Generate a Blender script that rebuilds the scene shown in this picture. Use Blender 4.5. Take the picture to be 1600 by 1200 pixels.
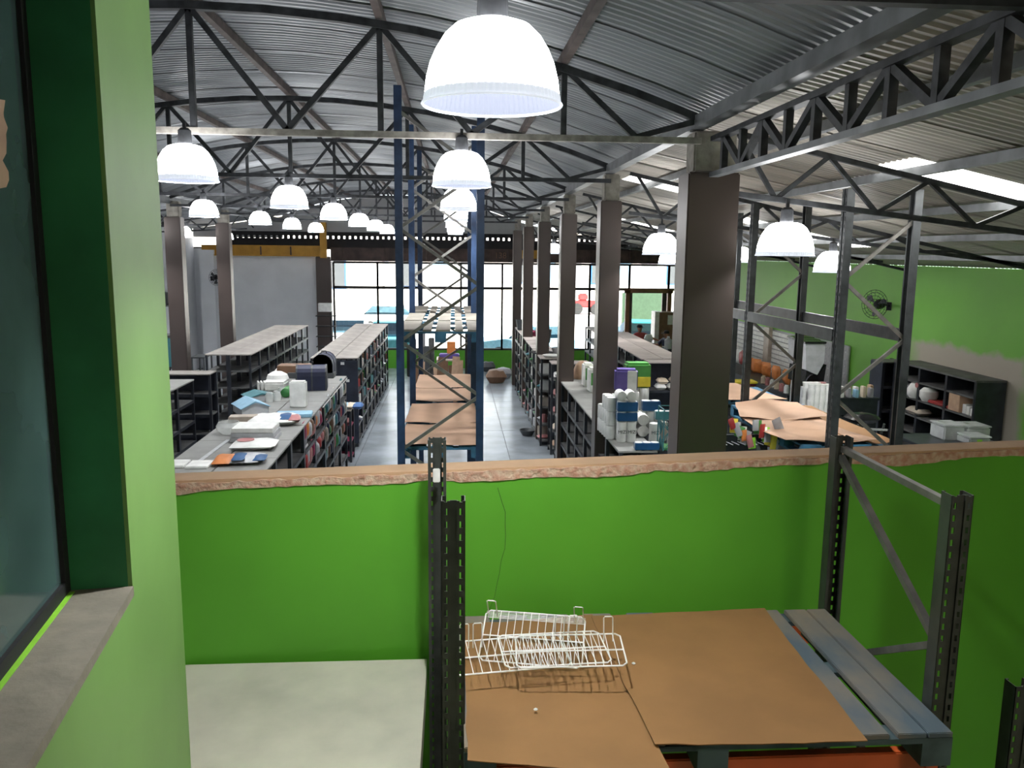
import bpy, bmesh, math, random
from mathutils import Vector, Matrix
for o in list(bpy.data.objects): bpy.data.objects.remove(o)
R = random.Random(7); PI = math.pi
S = bpy.context.scene; C = S.collection
# ---------------------------------------------------------------- camera
H, F = 4.35, 1300.0
def cray(px, py): return Vector((px-800, 600-py, -F))
yw = cray(708, 392).normalized(); zw = cray(8708, 8392*0+392+84).cross(yw).normalized(); xw = yw.cross(zw)
M3 = Matrix((xw, yw, zw))
cam = bpy.data.objects.new('camera', bpy.data.cameras.new('camera')); C.objects.link(cam); S.camera = cam
cam.data.sensor_fit = 'HORIZONTAL'; cam.data.sensor_width = 36; cam.data.lens = 36*F/1600; cam.data.clip_start = .05; cam.data.clip_end = 500
cam.matrix_world = Matrix.Translation((0, 0, H)) @ M3.to_4x4()
def atz(px, py, z):
    v = M3 @ cray(px, py); return v*((z-H)/v.z)+Vector((0, 0, H))
def aty(px, py, y):
    v = M3 @ cray(px, py); return v*(y/v.y)+Vector((0, 0, H))
# ---------------------------------------------------------------- view, sky, sun, lights
S.view_settings.view_transform = 'Standard'; S.view_settings.look = 'None'; S.view_settings.gamma = 1; S.view_settings.use_curve_mapping = False
EXPO = 0.0; LAMP_W = 70; SHADE_E = 22.0; SKY = 2.6; SUN = 30.0
S.view_settings.exposure = EXPO
W = bpy.data.worlds.new('sky'); S.world = W; W.use_nodes = True
bg = W.node_tree.nodes['Background']; bg.inputs[0].default_value = (.86, .93, 1, 1); bg.inputs[1].default_value = SKY
def lamp(name, typ, loc, rot, energy, col=(1, 1, 1), **k):
    d = bpy.data.lights.new(name, typ); d.energy = energy; d.color = col
    for a, b in k.items(): setattr(d, a, b)
    o = bpy.data.objects.new(name, d); C.objects.link(o); o.location = loc; o.rotation_euler = rot; return o
lamp('sun', 'SUN', (0, 0, 30), (math.radians(30), math.radians(10), 0), SUN, (1, .96, .9), angle=.01)
# ceiling lamp of the mezzanine behind the viewer (warm)
lamp('mezzanine_light', 'AREA', (2.6, .3, 5.0), (math.radians(20), 0, 0), 44, (1, .86, .62), shape='RECTANGLE', size=1.2, size_y=.3)
# ---------------------------------------------------------------- materials
def mat(name, col, rough=.6, metal=0., var=.12, scale=6., bump=0., emit=0., alpha=1., col2=None, spec=.5, stretch=(1, 1, 1)):
    m = bpy.data.materials.new(name); m.use_nodes = True; nt = m.node_tree; N = nt.nodes; L = nt.links
    b = N['Principled BSDF']; b.inputs['Roughness'].default_value = rough; b.inputs['Metallic'].default_value = metal
    b.inputs['Specular IOR Level'].default_value = spec
    tc = N.new('ShaderNodeTexCoord'); mp = N.new('ShaderNodeMapping'); mp.inputs['Scale'].default_value = stretch
    L.new(tc.outputs['Object'], mp.inputs[0])
    no = N.new('ShaderNodeTexNoise'); no.inputs['Scale'].default_value = scale; no.inputs['Detail'].default_value = 5
    L.new(mp.outputs[0], no.inputs['Vector'])
    r = N.new('ShaderNodeValToRGB'); c2 = col2 or tuple(min(1, c*(1+var)+.01*var) for c in col); c1 = tuple(c*(1-var) for c in col) if not col2 else col
    r.color_ramp.elements[0].position = .35; r.color_ramp.elements[1].position = .65
    r.color_ramp.elements[0].color = (*c1, 1); r.color_ramp.elements[1].color = (*c2, 1)
    L.new(no.outputs[0], r.inputs[0]); L.new(r.outputs[0], b.inputs['Base Color'])
    if bump:
        bp = N.new('ShaderNodeBump'); bp.inputs['Strength'].default_value = bump; bp.inputs['Distance'].default_value = .02
        L.new(no.outputs[0], bp.inputs['Height']); L.new(bp.outputs[0], b.inputs['Normal'])
    if emit: b.inputs['Emission Color'].default_value = (*col, 1); b.inputs['Emission Strength'].default_value = emit
    if alpha < 1: b.inputs['Alpha'].default_value = alpha
    return m
M = {}
def mk(k, *a, **kw): M[k] = mat(k, *a, **kw); return M[k]
mk('green', (.095, .36, .022), .55, var=.07, scale=1.5, bump=.08)
mk('green_pale', (.175, .33, .09), .5, var=.08, scale=2, bump=.1)
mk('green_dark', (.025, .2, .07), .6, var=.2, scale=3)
mk('green_right', (.15, .42, .045), .6, var=.05, scale=1)
mk('white_wall', (.8, .81, .84), .8, var=.04, scale=1.5)
mk('gable', (.42, .42, .43), .8, var=.1, scale=1)
mk('roof', (.27, .285, .305), .42, .25, var=.14, scale=2, stretch=(.3, 3, 1))
mk('roof_warm', (.42, .385, .34), .5, .12, var=.12, scale=2, stretch=(.3, 3, 1))
mk('concrete_floor', (.25, .28, .31), .22, var=.22, scale=1.2, bump=.05)
mk('joint', (.08, .08, .085), .9)
mk('slab', (.46, .44, .35), .85, var=.14, scale=2.5, bump=.15)
mk('sill', (.2, .18, .14), .9, var=.1, scale=14, bump=.4)
mk('plaster', (.58, .44, .32), .95, var=.3, scale=30, bump=1., col2=(.46, .25, .17))
mk('ledge', (.48, .31, .18), .8, var=.1, scale=4)
mk('steel_dark', (.035, .035, .037), .5, .5, var=.3, scale=6)
mk('truss', (.045, .048, .054), .6, .3, var=.4, scale=9)
mk('truss_lamplit', (.32, .3, .27), .7, .1, var=.3, scale=12)  # truss steel with lamplight painted in as a paler tone, nearest bottom chord
mk('purlin', (.085, .065, .06), .7, .1, var=.3, scale=6)
mk('gutter', (.17, .18, .19), .45, .4, var=.2, scale=5)
mk('cladding', (.082, .062, .056), .38, .2, var=.08, scale=1)
mk('stub', (.3, .28, .25), .95, var=.2, scale=12, bump=.5)
mk('blue_steel', (.018, .042, .1), .45, .2, var=.25, scale=8)
mk('grey_steel', (.05, .055, .06), .42, .5, var=.2, scale=8)
mk('olive_steel', (.065, .072, .064), .4, .5, var=.2, scale=8)
mk('brace', (.17, .165, .155), .45, .6, var=.2, scale=10)
mk('orange', (.5, .09, .02), .5, var=.1)
mk('shelf_black', (.022, .025, .033), .4, .2, var=.3, scale=5)
mk('shelf_panel', (.02, .025, .042), .45, .1, var=.3, scale=4)
mk('shelf_dust', (.085, .085, .085), .6, .1, var=.35, scale=4)
mk('top_board', (.27, .245, .225), .75, var=.2, scale=3)
mk('top_light', (.4, .35, .33), .6, var=.12, scale=3)
mk('top_grey', (.23, .23, .22), .55, var=.15, scale=3)
mk('card', (.22, .11, .035), .8, var=.1, scale=2.5)
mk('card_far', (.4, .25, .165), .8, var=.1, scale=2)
mk('pallet_wood', (.25, .19, .12), .8, var=.3, scale=3, col2=(.07, .1, .125), stretch=(1, .5, 1), bump=.2)
mk('pallet_blue', (.03, .12, .2), .75, var=.35, scale=5)
mk('pallet_worn', (.045, .075, .085), .8, var=.4, scale=6)
mk('pallet_old', (.25, .225, .19), .8, var=.2, scale=4)
mk('wire', (.75, .75, .72), .4, var=.03)
mk('brown_beam', (.06, .035, .03), .6, .1, var=.4, scale=3)
mk('yellow', (.5, .26, .03), .6, var=.12, scale=3)
mk('dark', (.01, .01, .012), .7)
mk('frame', (.05, .045, .042), .5, .3)
mk('door_wood', (.2, .09, .045), .5)
mk('rubber', (.02, .02, .02), .8)
mk('concrete_out', (.7, .68, .64), .9, var=.05)
mk('facade', (.75, .72, .68), .9, var=.05)
mk('skin', (.35, .17, .1), .6, var=.05)
for k, c in dict(white=(.72, .72, .7), cream=(.62, .52, .4), red=(.3, .025, .025), magenta=(.25, .02, .07), pink=(.42, .17, .17), orange_bag=(.6, .2, .05), blue=(.02, .1, .3), teal=(.04, .17, .2), lightblue=(.25, .45, .6),
                 navy=(.015, .02, .06), grey=(.3, .3, .32), darkgrey=(.06, .065, .07), lime=(.25, .6, .04), leaf=(.04, .2, .05), purple=(.09, .06, .25), brown=(.17, .09, .05),
                 tan=(.5, .33, .22), yellow_bag=(.75, .6, .05), green_bag=(.06, .25, .05), silver=(.45, .46, .48), black_gloss=(.012, .012, .014), beige=(.42, .36, .3), turquoise=(.01, .13, .13), hedge=(.035, .07, .036), roll_blue=(.005, .07, .2)).items():
    mk(k, c, .5 if k not in('black_gloss',) else .25, var=.1, scale=9)
mk('shirt_red', (.55, .08, .1), .7)
mk('plastic', (.6, .62, .63), .25, alpha=.55)
mk('clear', (.8, .82, .8), .15, alpha=.45)
mk('shade', (1, 1, 1), .4, emit=SHADE_E)
mk('liner', (.004, .004, .005), .6, spec=.05, var=.02); _b = M['liner'].node_tree.nodes['Principled BSDF']; _b.inputs['Emission Color'].default_value = (.5, .56, .72, 1); _b.inputs['Emission Strength'].default_value = 1.0
mk('skirt', (.75, .8, .9), .3, emit=.8, spec=.6)
def glass(name, col, rough, tint):
    m = bpy.data.materials.new(name); m.use_nodes = True; nt = m.node_tree; N = nt.nodes; L = nt.links; N.remove(N['Principled BSDF'])
    a = N.new('ShaderNodeBsdfTransparent'); a.inputs[0].default_value = (*tint, 1); g = N.new('ShaderNodeBsdfGlossy'); g.inputs[0].default_value = (*col, 1); g.inputs[1].default_value = rough
    f = N.new('ShaderNodeFresnel'); f.inputs[0].default_value = 1.45; mx = N.new('ShaderNodeMixShader'); L.new(f.outputs[0], mx.inputs[0]); L.new(a.outputs[0], mx.inputs[1]); L.new(g.outputs[0], mx.inputs[2])
    L.new(mx.outputs[0], N['Material Output'].inputs[0]); M[name] = m
glass('window_glass', (.9, .95, 1), .02, (.95, .97, .97))
glass('car_glass', (.6, .7, .8), .05, (.25, .35, .4))
def translucent(name, col):
    m = bpy.data.materials.new(name); m.use_nodes = True; nt = m.node_tree; N = nt.nodes; L = nt.links; N.remove(N['Principled BSDF'])
    a = N.new('ShaderNodeBsdfTranslucent'); a.inputs[0].default_value = (*col, 1); t = N.new('ShaderNodeBsdfTransparent'); mx = N.new('ShaderNodeMixShader'); mx.inputs[0].default_value = .08
    L.new(a.outputs[0], mx.inputs[1]); L.new(t.outputs[0], mx.inputs[2]); L.new(mx.outputs[0], N['Material Output'].inputs[0]); M[name] = m
translucent('skylight', (.95, .95, .92))
# dark tinted glass of the near left window: glossy, murky
mk('dark_glass', (.06, .11, .105), .12, var=.35, scale=1.3, spec=.7)
# right wall with a bare plaster patch around the shelving unit
def patch_wall():
    m = M['green_right']; N = m.node_tree.nodes; L = m.node_tree.links; b = N['Principled BSDF']
    src = b.inputs['Base Color'].links[0].from_socket
    tc = N.new('ShaderNodeTexCoord'); sp = N.new('ShaderNodeSeparateXYZ'); L.new(tc.outputs['Object'], sp.inputs[0])
    no = N.new('ShaderNodeTexNoise'); no.inputs['Scale'].default_value = 2.2; no.inputs['Detail'].default_value = 6; L.new(tc.outputs['Object'], no.inputs['Vector'])
    def step(sock, a, c, amp):
        ad = N.new('ShaderNodeMath'); ad.operation = 'MULTIPLY_ADD'; ad.inputs[1].default_value = amp; L.new(no.outputs[0], ad.inputs[0]); L.new(sock, ad.inputs[2])
        mr = N.new('ShaderNodeMapRange'); mr.inputs['From Min'].default_value = a+amp*.5; mr.inputs['From Max'].default_value = c+amp*.5; L.new(ad.outputs[0], mr.inputs['Value']); return mr.outputs[0]
    fs = [step(sp.outputs['Y'], 11.7, 11.95, .5), step(sp.outputs['Y'], 15.2, 14.7, .6), step(sp.outputs['Z'], 2.86, 2.74, .4)]
    cur = fs[0]
    for s in fs[1:]:
        mu = N.new('ShaderNodeMath'); mu.operation = 'MULTIPLY'; L.new(cur, mu.inputs[0]); L.new(s, mu.inputs[1]); cur = mu.outputs[0]
    mx = N.new('ShaderNodeMix'); mx.data_type = 'RGBA'; L.new(cur, mx.inputs[0]); L.new(src, mx.inputs[6]); mx.inputs[7].default_value = (.4, .36, .3, 1); L.new(mx.outputs[2], b.inputs['Base Color'])
patch_wall()
# ---------------------------------------------------------------- mesh helpers
class MB:
    def __init__(s): s.v = []; s.f = []
    def add(s, vs, fs): n = len(s.v); s.v += [tuple(v) for v in vs]; s.f += [tuple(i+n for i in f) for f in fs]; return s
    def box(s, x0, x1, y0, y1, z0, z1):
        vs = [(x, y, z) for z in (z0, z1) for y in (y0, y1) for x in (x0, x1)]
        return s.add(vs, [(0, 2, 3, 1), (4, 5, 7, 6), (0, 1, 5, 4), (2, 6, 7, 3), (0, 4, 6, 2), (1, 3, 7, 5)])
    def cbox(s, x0, x1, y0, y1, z0, z1, b=.01):   # chamfered box
        bm = bmesh.new(); bmesh.ops.create_cube(bm, size=1)
        for v in bm.verts: v.co = Vector(((x0+x1)/2+v.co.x*(x1-x0), (y0+y1)/2+v.co.y*(y1-y0), (z0+z1)/2+v.co.z*(z1-z0)))
        bmesh.ops.bevel(bm, geom=bm.edges[:], offset=b, segments=2, affect='EDGES'); bm.verts.index_update()
        s.add([v.co[:] for v in bm.verts], [[v.index for v in f.verts] for f in bm.faces]); bm.free(); return s
    def bar(s, a, b, w, h=None, up=(0, 0, 1)):
        a = Vector(a); b = Vector(b); h = h or w; d = (b-a).normalized(); u = Vector(up)
        if abs(d.dot(u)) > .99: u = Vector((0, 1, 0))
        r = d.cross(u).normalized(); u = r.cross(d)
        vs = [p+r*i*w/2+u*j*h/2 for p in (a, b) for i, j in ((-1, -1), (1, -1), (1, 1), (-1, 1))]
        return s.add(vs, [(3, 2, 1, 0), (4, 5, 6, 7), (0, 1, 5, 4), (1, 2, 6, 5), (2, 3, 7, 6), (3, 0, 4, 7)])
    def tube(s, pts, r, n=6, r2=None):
        pts = [Vector(p) for p in pts]; k = len(pts); vs = []
        for i, p in enumerate(pts):
            d = (pts[min(i+1, k-1)]-pts[max(i-1, 0)]).normalized(); u = Vector((0, 0, 1)) if abs(d.z) < .9 else Vector((1, 0, 0))
            a = d.cross(u).normalized(); b = a.cross(d); rr = r if r2 is None else r+(r2-r)*i/(k-1)
            vs += [p+a*math.cos(2*PI*j/n)*rr+b*math.sin(2*PI*j/n)*rr for j in range(n)]
        fs = [(i*n+j, i*n+(j+1) % n, (i+1)*n+(j+1) % n, (i+1)*n+j) for i in range(k-1) for j in range(n)]
        return s.add(vs, fs+[tuple(range(n))[::-1], tuple(range((k-1)*n, k*n))])
    def lathe(s, prof, n=20, o=(0, 0, 0), axis='z', rib=0., capb=True, capt=True):
        vs = []
        for r, z in prof:
            for j in range(n):
                rr = r*(1+(rib if j % 2 else 0)); a = 2*PI*j/n; p = (rr*math.cos(a), rr*math.sin(a), z)
                if axis == 'x': p = (p[2], p[0], p[1])
                if axis == 'y': p = (p[0], p[2], p[1])
                vs.append((p[0]+o[0], p[1]+o[1], p[2]+o[2]))
        k = len(prof); fs = [(i*n+j, i*n+(j+1) % n, (i+1)*n+(j+1) % n, (i+1)*n+j) for i in range(k-1) for j in range(n)]
        if capb: fs.append(tuple(range(n))[::-1])
        if capt: fs.append(tuple(range((k-1)*n, k*n)))
        return s.add(vs, fs)
    def prism(s, poly, y0, y1, sc=1.):      # poly in xz, extruded in y
        n = len(poly); vs = [(x, y0, z) for x, z in poly]+[(x, y1, z) for x, z in poly]
        return s.add(vs, [tuple(range(n)), tuple(range(n, 2*n))[::-1]]+[(i, i+n, (i+1) % n+n, (i+1) % n) for i in range(n)])
    def slab(s, poly, z0, z1):              # poly in xy
        n = len(poly); z0 = z0 if callable(z0) else (lambda x, y, c=z0: c); z1 = z1 if callable(z1) else (lambda x, y, c=z1: c)
        vs = [(x, y, z0(x, y)) for x, y in poly]+[(x, y, z1(x, y)) for x, y in poly]
        return s.add(vs, [tuple(range(n))[::-1], tuple(range(n, 2*n))]+[(i, (i+1) % n, (i+1) % n+n, i+n) for i in range(n)])
    def pillow(s, x, y, z, w, d, h, seed=0, nx=6, ny=5, puff=1.):   # soft bag, flat-ish
        q = random.Random(seed); vs = []; fs = []
        for side in (1, -1):
            for i in range(nx+1):
                for j in range(ny+1):
                    u = i/nx; v = j/ny; e = (max(0, 1-(2*u-1)**4)*max(0, 1-(2*v-1)**4))**.6
                    vs.append((x+(u-.5)*w, y+(v-.5)*d, z+h*.5+side*h*.5*e*(1+q.uniform(-.12, .12))*(puff if side > 0 else 1)))
        o = (nx+1)*(ny+1)
        for i in range(nx):
            for j in range(ny):
                a = i*(ny+1)+j; b = a+ny+1
                fs.append((a, b, b+1, a+1)); fs.append((o+a, o+a+1, o+b+1, o+b))
        return s.add(vs, fs)
    def mesh(s, name, m, smooth=False):
        me = bpy.data.meshes.new(name); me.from_pydata(s.v, [], s.f); me.materials.append(M[m])
        bm = bmesh.new(); bm.from_mesh(me); bmesh.ops.recalc_face_normals(bm, faces=bm.faces); bm.to_mesh(me); bm.free()
        if smooth:
            for p in me.polygons: p.use_smooth = True
            me.set_sharp_from_angle(angle=math.radians(40))
        return me
    def build(s, name, m, parent=None, smooth=False, loc=None, rz=0.):
        o = bpy.data.objects.new(name, s.mesh(name, m, smooth)); C.objects.link(o)
        if parent: o.parent = parent
        if loc: o.location = loc
        o.rotation_euler.z = rz; return o
def link(name, me, parent=None, loc=(0, 0, 0), rot=(0, 0, 0)):
    o = bpy.data.objects.new(name, me); C.objects.link(o); o.parent = parent; o.location = loc; o.rotation_euler = rot; return o
def tag(o, label, cat, group=None):
    o['label'] = label; o['category'] = cat
    if group: o['group'] = group
    return o
def thing(name, label, cat, loc=(0, 0, 0), rz=0., group=None):
    o = bpy.data.objects.new(name, None); C.objects.link(o); o.location = loc; o.rotation_euler.z = rz; o.empty_display_size = .1
    return tag(o, label, cat, group)
def st(o): o['kind'] = 'structure'; return o
def struct_empty(name): o = bpy.data.objects.new(name, None); C.objects.link(o); return st(o)
def dup(root, loc, rz=0., label=None, group=None):
    r = root.copy(); C.objects.link(r); r.location = loc; r.rotation_euler.z = rz
    if label: r['label'] = label
    if group: r['group'] = group
    for ch in list(root.children):
        c = ch.copy(); C.objects.link(c); c.parent = r
        for g in list(ch.children): d = g.copy(); C.objects.link(d); d.parent = c
    return r
def meshify(name, cv):
    o = bpy.data.objects.new(name, cv); C.objects.link(o); dg = bpy.context.evaluated_depsgraph_get(); me = bpy.data.meshes.new_from_object(o.evaluated_get(dg)); bpy.data.objects.remove(o)
    return link(name, me)
ORD = 'nearest second third fourth fifth sixth seventh eighth ninth tenth eleventh twelfth'.split()
# ================================================================ SETTING
fl = st(MB().box(-9.4, 8.8, -2, 31.2, -.2, -.012).build('floor', 'joint'))
fs_ = {}
xs = [-9.3, -5.9, -2.0, 1.2, 4.4, 8.6]; ys = [-2, 4, 8, 12, 16, 20, 24, 28, 31]
for i in range(5):
    for j in range(8):
        MB().box(xs[i]+.006, xs[i+1]-.006, ys[j]+.006, ys[j+1]-.006, -.02, 0).build('floor_slab', 'concrete_floor', fl)
st(MB().box(-9.5, -9.3, -2, 31, 0, 5.3).build('wall_left', 'white_wall'))
wr = st(MB().box(8.6, 8.8, -2, 31, 0, 4.16).build('wall_right', 'green_right'))
st(MB().box(-9.5, 8.8, -2.2, -2, 0, 6.4).build('wall_back', 'white_wall'))
# front wall: white part on the left, low green wall under the windows, gable above
st(MB().box(-9.3, -4.95, 31, 31.2, 0, 4.35).build('wall_front', 'white_wall'))
st(MB().box(-8.95, -8.45, 30.4, 31, 0, 4.3).build('trim_1', 'white_wall'))
st(MB().box(-4.42, 8.6, 31, 31.15, 0, .68).build('wall_front_low', 'green'))
def zc(x): return 6.21-(x+2.05)**2/21.8
def zr(x): return 5.42-.212*(x-2.2)
gp = [(-9.3, 5.02)]+[(x, 5.02) for x in (8.6,)]
top = [(8.6, 4.2), (4.5, 5.0)]
gb = MB(); n = 16; pts = [(-6.15+8.2*i/n) for i in range(n+1)]
poly = [(-6.15, 4.98), (2.05, 4.98)]+[(x, zc(x)+.1) for x in reversed(pts)]
gb.prism(poly, 31.02, 31.12); gb.prism([(2.05, 4.98), (4.3, 4.98), (2.05, 5.5)], 31.02, 31.12); gb.prism([(-9.3, 4.75), (-6.15, 4.75), (-6.15, 5.5), (-9.3, 5.05)], 31.02, 31.12)
st(gb.build('wall_gable', 'gable'))
# strip of openings under the gable (corrugated fascia with daylight gaps)
fz = MB(); fz.box(-8.3, 8.6, 31.0, 31.1, 4.84, 4.98); fz.box(-8.3, 8.6, 31.0, 31.1, 4.35, 4.74)
x = -8.3
while x < 8.6: fz.box(x, x+.12, 31.0, 31.1, 4.74, 4.84); x += .2
st(fz.build('trim_2', 'dark'))
st(MB().box(-9.3, -8.3, 31.0, 31.1, 4.35, 4.4).build('trim_3', 'dark'))
# brown steel beam above the windows and the yellow runs
bb = thing('lintel_beam', 'long brown rusty steel beam above the shop windows with a faint painted number', 'beam', (0, 30.7, 0))
m = MB(); m.box(-4.4, 8.5, -.02, .02, 3.98, 4.4); m.box(-4.4, 8.5, -.1, .1, 3.95, 3.98); m.box(-4.4, 8.5, -.1, .1, 4.4, 4.43); m.build('beam_web', 'brown_beam', bb)
for k in range(9): MB().box(-4+k*1.5, -3.97+k*1.5, -.09, .02, 3.98, 4.4).build('stiffener', 'brown_beam', bb)
MB().box(2.25, 3.3, -.13, -.1, 4.1, 4.4).build('yellow_section', 'yellow', bb)
tx = bpy.data.curves.new('painted_number', 'FONT'); tx.body = '138'; tx.size = .3; tx.extrude = .002; tx.materials.append(M['brown'])
to = meshify('painted_number', tx); to.parent = bb; to.location = (1.5, -.025, 4.1); to.rotation_euler = (PI/2, 0, 0)
yb = thing('yellow_beam', 'yellow painted steel beam along the top of the white end wall', 'beam', (0, 30.6, 0))
m = MB(); m.box(-8.9, -4.75, -.02, .02, 4.14, 4.44); m.build('beam_web', 'yellow', yb)
MB().box(-8.9, -4.75, -.1, .1, 4.44, 4.48).build('flange', 'yellow', yb); MB().box(-8.9, -4.75, -.1, .1, 4.1, 4.14).build('flange', 'yellow', yb)
for k in range(4): MB().box(-7.9+k*1.05, -7.86+k*1.05, -.09, .02, 4.14, 4.44).build('stiffener', 'brown_beam', yb)
tag(MB().box(-4.72, -4.5, 30.35, 30.55, 4.05, 5.3).build('yellow_post', 'yellow'), 'short vertical yellow steel post at the corner of the shop windows', 'post')
tag(MB().cbox(-4.95, -4.42, 30.75, 31.0, 0, 4.1, .02).build('dark_column', 'cladding'), 'dark brown column between the white end wall and the shop windows', 'column')
# windows
mx = [-4.36, -2.77, -1.24, .29, 1.82, 3.35, 5.1, 6.6, 8.1, 8.58]
for i in range(len(mx)-1):
    w = st(bpy.data.objects.new('window_%d' % (i+1), None)); C.objects.link(w); a, b = mx[i], mx[i+1]
    lo = .68 if a < 6 else .05
    if i == 7: lo = .02
    m = MB(); t = .035; m.box(a-t, a+t, 31.02, 31.12, lo, 3.9); m.box(b-t, b+t, 31.02, 31.12, lo, 3.9)
    m.box(a, b, 31.02, 31.12, 3.86, 3.94); m.box(a, b, 31.02, 31.12, lo, lo+.07); m.box(a, b, 31.02, 31.12, 2.94, 3.04); m.build('window_frame', 'frame', w)
    if i != 7: MB().box(a+t, b-t, 31.06, 31.07, lo+.07, 2.94).build('pane', 'window_glass', w)
    MB().box(a+t, b-t, 31.06, 31.07, 3.04, 3.86).build('pane', 'window_glass', w)
d = st(bpy.data.objects.new('door_1', None)); C.objects.link(d)
m = MB(); m.box(6.45, 6.6, 30.9, 31.02, 0, 2.95); m.box(8.05, 8.2, 30.9, 31.02, 0, 2.95); m.box(6.4, 8.25, 30.9, 31.02, 2.86, 3.02); m.build('door_frame', 'door_wood', d)
MB().box(6.63, 6.72, 31.0, 31.06, 0, 2.86).build('door_stile', 'frame', d); MB().box(7.85, 8.02, 30.95, 31.04, 0, 2.86).build('door_stile', 'frame', d)
# ---- ceilings: corrugated sheets
PIT = .1
def sheet(x0, x1, zf, nx, wid):
    vs = []; fs = []; yy = []; k = int(round(wid/PIT))
    for c in range(k): b = c*PIT; yy += [(b, 0), (b+.03, 0), (b+.05, .016), (b+.08, .016)]
    yy.append((k*PIT+.05, -.006)); n = len(yy)
    for i in range(nx+1):
        x = x0+(x1-x0)*i/nx
        for y, dz in yy: vs.append((x, y, zf(x)+dz))
    for i in range(nx):
        for j in range(n-1): a = i*n+j; fs.append((a, a+1, a+n+1, a+n))
    return vs, fs
ce = struct_empty('ceiling')
mA = MB().add(*sheet(-6.25, 2.14, lambda x: zc(x)+.13, 18, 1.0)).mesh('roof_sheet', 'roof')
mB = MB().add(*sheet(2.0, 8.75, lambda x: zr(x)+.13, 4, 1.0)).mesh('roof_sheet', 'roof_warm')
mC = MB().add(*sheet(-9.4, -6.2, lambda x: 5.55+.16*(x+6.2), 3, 1.0)).mesh('roof_sheet', 'roof')
sky = {7: (3.95, 7.2), 12: (2.6, 3.5), 14: (4.9, 7.2), 20: (3.6, 6.8)}
for j in range(-2, 31):
    dz = 0
    link('roof_sheet', mA, ce, (0, j, dz)); link('roof_sheet', mC, ce, (0, j, dz))
    if j in sky:
        a, b = sky[j]
        for x0, x1, mm, nm in ((2.0, a, 'roof_warm', 'roof_sheet'), (a, b, 'skylight', 'skylight_sheet'), (b, 8.75, 'roof_warm', 'roof_sheet')):
            o = MB().add(*sheet(x0, x1, lambda x: zr(x)+.13, 2, 1.0)).build(nm, mm, ce); o.location = (0, j, dz)
    else: link('roof_sheet', mB, ce, (0, j, dz))
NOD = [-5.0, -3.53, -2.05, -.58, .9]
for x in NOD: MB().box(x-.03, x+.03, -2, 31, zc(x)+.04, zc(x)+.12).build('purlin', 'purlin', ce)
for x in (2.9, 4.1, 5.3, 6.5, 7.7): MB().box(x-.03, x+.03, -2, 31, zr(x)+.03, zr(x)+.11).build('purlin', 'gutter', ce)
m = MB(); m.box(1.98, 2.05, -2, 31, 5.37, 5.47); m.box(2.05, 2.1, -2, 31, 5.37, 5.385); m.build('valley_gutter', 'gutter', ce)
m = MB(); m.box(-6.3, -6.15, -2, 31, 5.3, 5.45); m.build('valley_gutter', 'gutter', ce)
# ---- pillars
def pillar(x0, x1, y, label, wide=.3):
    t = thing('pillar', label, 'pillar', (0, y, 0)); MB().cbox(x0, x1, 0, wide, 0, 5.02, .012).build('cladding', 'cladding', t)
    MB().cbox(x0+.05, x1-.03, .04, wide-.04, 5.02, 5.36, .015).build('concrete_head', 'stub', t); return t
pillar(1.96, 2.4, 7.0, 'big dark brown clad pillar nearest the viewer, behind the parapet', .33)
for k, y in enumerate((11, 15, 19, 23, 27)):
    pillar(1.93, 2.21, y, 'dark brown clad pillar, %s behind the big near one in the right-hand row' % ['first', 'second', 'third', 'fourth', 'fifth'][k])
for k, y in enumerate((15, 19, 23, 27)):
    if k in (1, 2): pillar(-6.31, -5.96, y, 'dark clad pillar in front of the white left wall, %s' % ['', 'nearer of the two beside the column edge', 'farther one where the long island begins'][k])
# ---- roof trusses
def seg(p, nm, m_, a, b, w, h=None): return MB().bar(a, b, w, h or w, up=(0, 1, 0)).build(nm, m_, p)
for k, y in enumerate((3.05, 7, 11, 15, 19, 23, 27)):
    dark = 'truss' if k != 1 else 'truss_lamplit'
    t = thing('roof_truss', 'arched steel roof truss over the main bay, %s' % ['the one right overhead', 'nearest full arch, bottom chord coloured pale for lamplight', 'second full arch', 'third full arch', 'fourth full arch', 'fifth full arch', 'farthest arch before the gable'][k], 'roof truss', (0, y, 0))
    m = MB(); N = 14
    for i in range(N):
        a = -6.15+8.2*i/N; b = -6.15+8.2*(i+1)/N; m.bar((a, 0, zc(a)), (b, 0, zc(b)), .06, .07, up=(0, 1, 0))
    m.build('top_chord', 'truss', t)
    seg(t, 'bottom_chord', dark, (-6.15, 0, 5.27), (2.05, 0, 5.27 if k else 5.27), .05 if k else .07, .055)
    bn = [-5.75, -4.27, -2.8, -1.32, .15, 1.5]
    for i, x in enumerate(NOD):
        seg(t, 'web_post', 'truss', (x, 0, 5.29), (x, 0, zc(x)), .045); seg(t, 'web_diagonal', 'truss', (x, 0, zc(x)), (bn[i], 0, 5.29), .045); seg(t, 'web_diagonal', 'truss', (x, 0, zc(x)), (bn[i+1], 0, 5.29), .045)
    seg(t, 'web_diagonal', 'truss', (2.05, 0, zc(2.05)), (1.5, 0, 5.29), .045)
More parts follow.
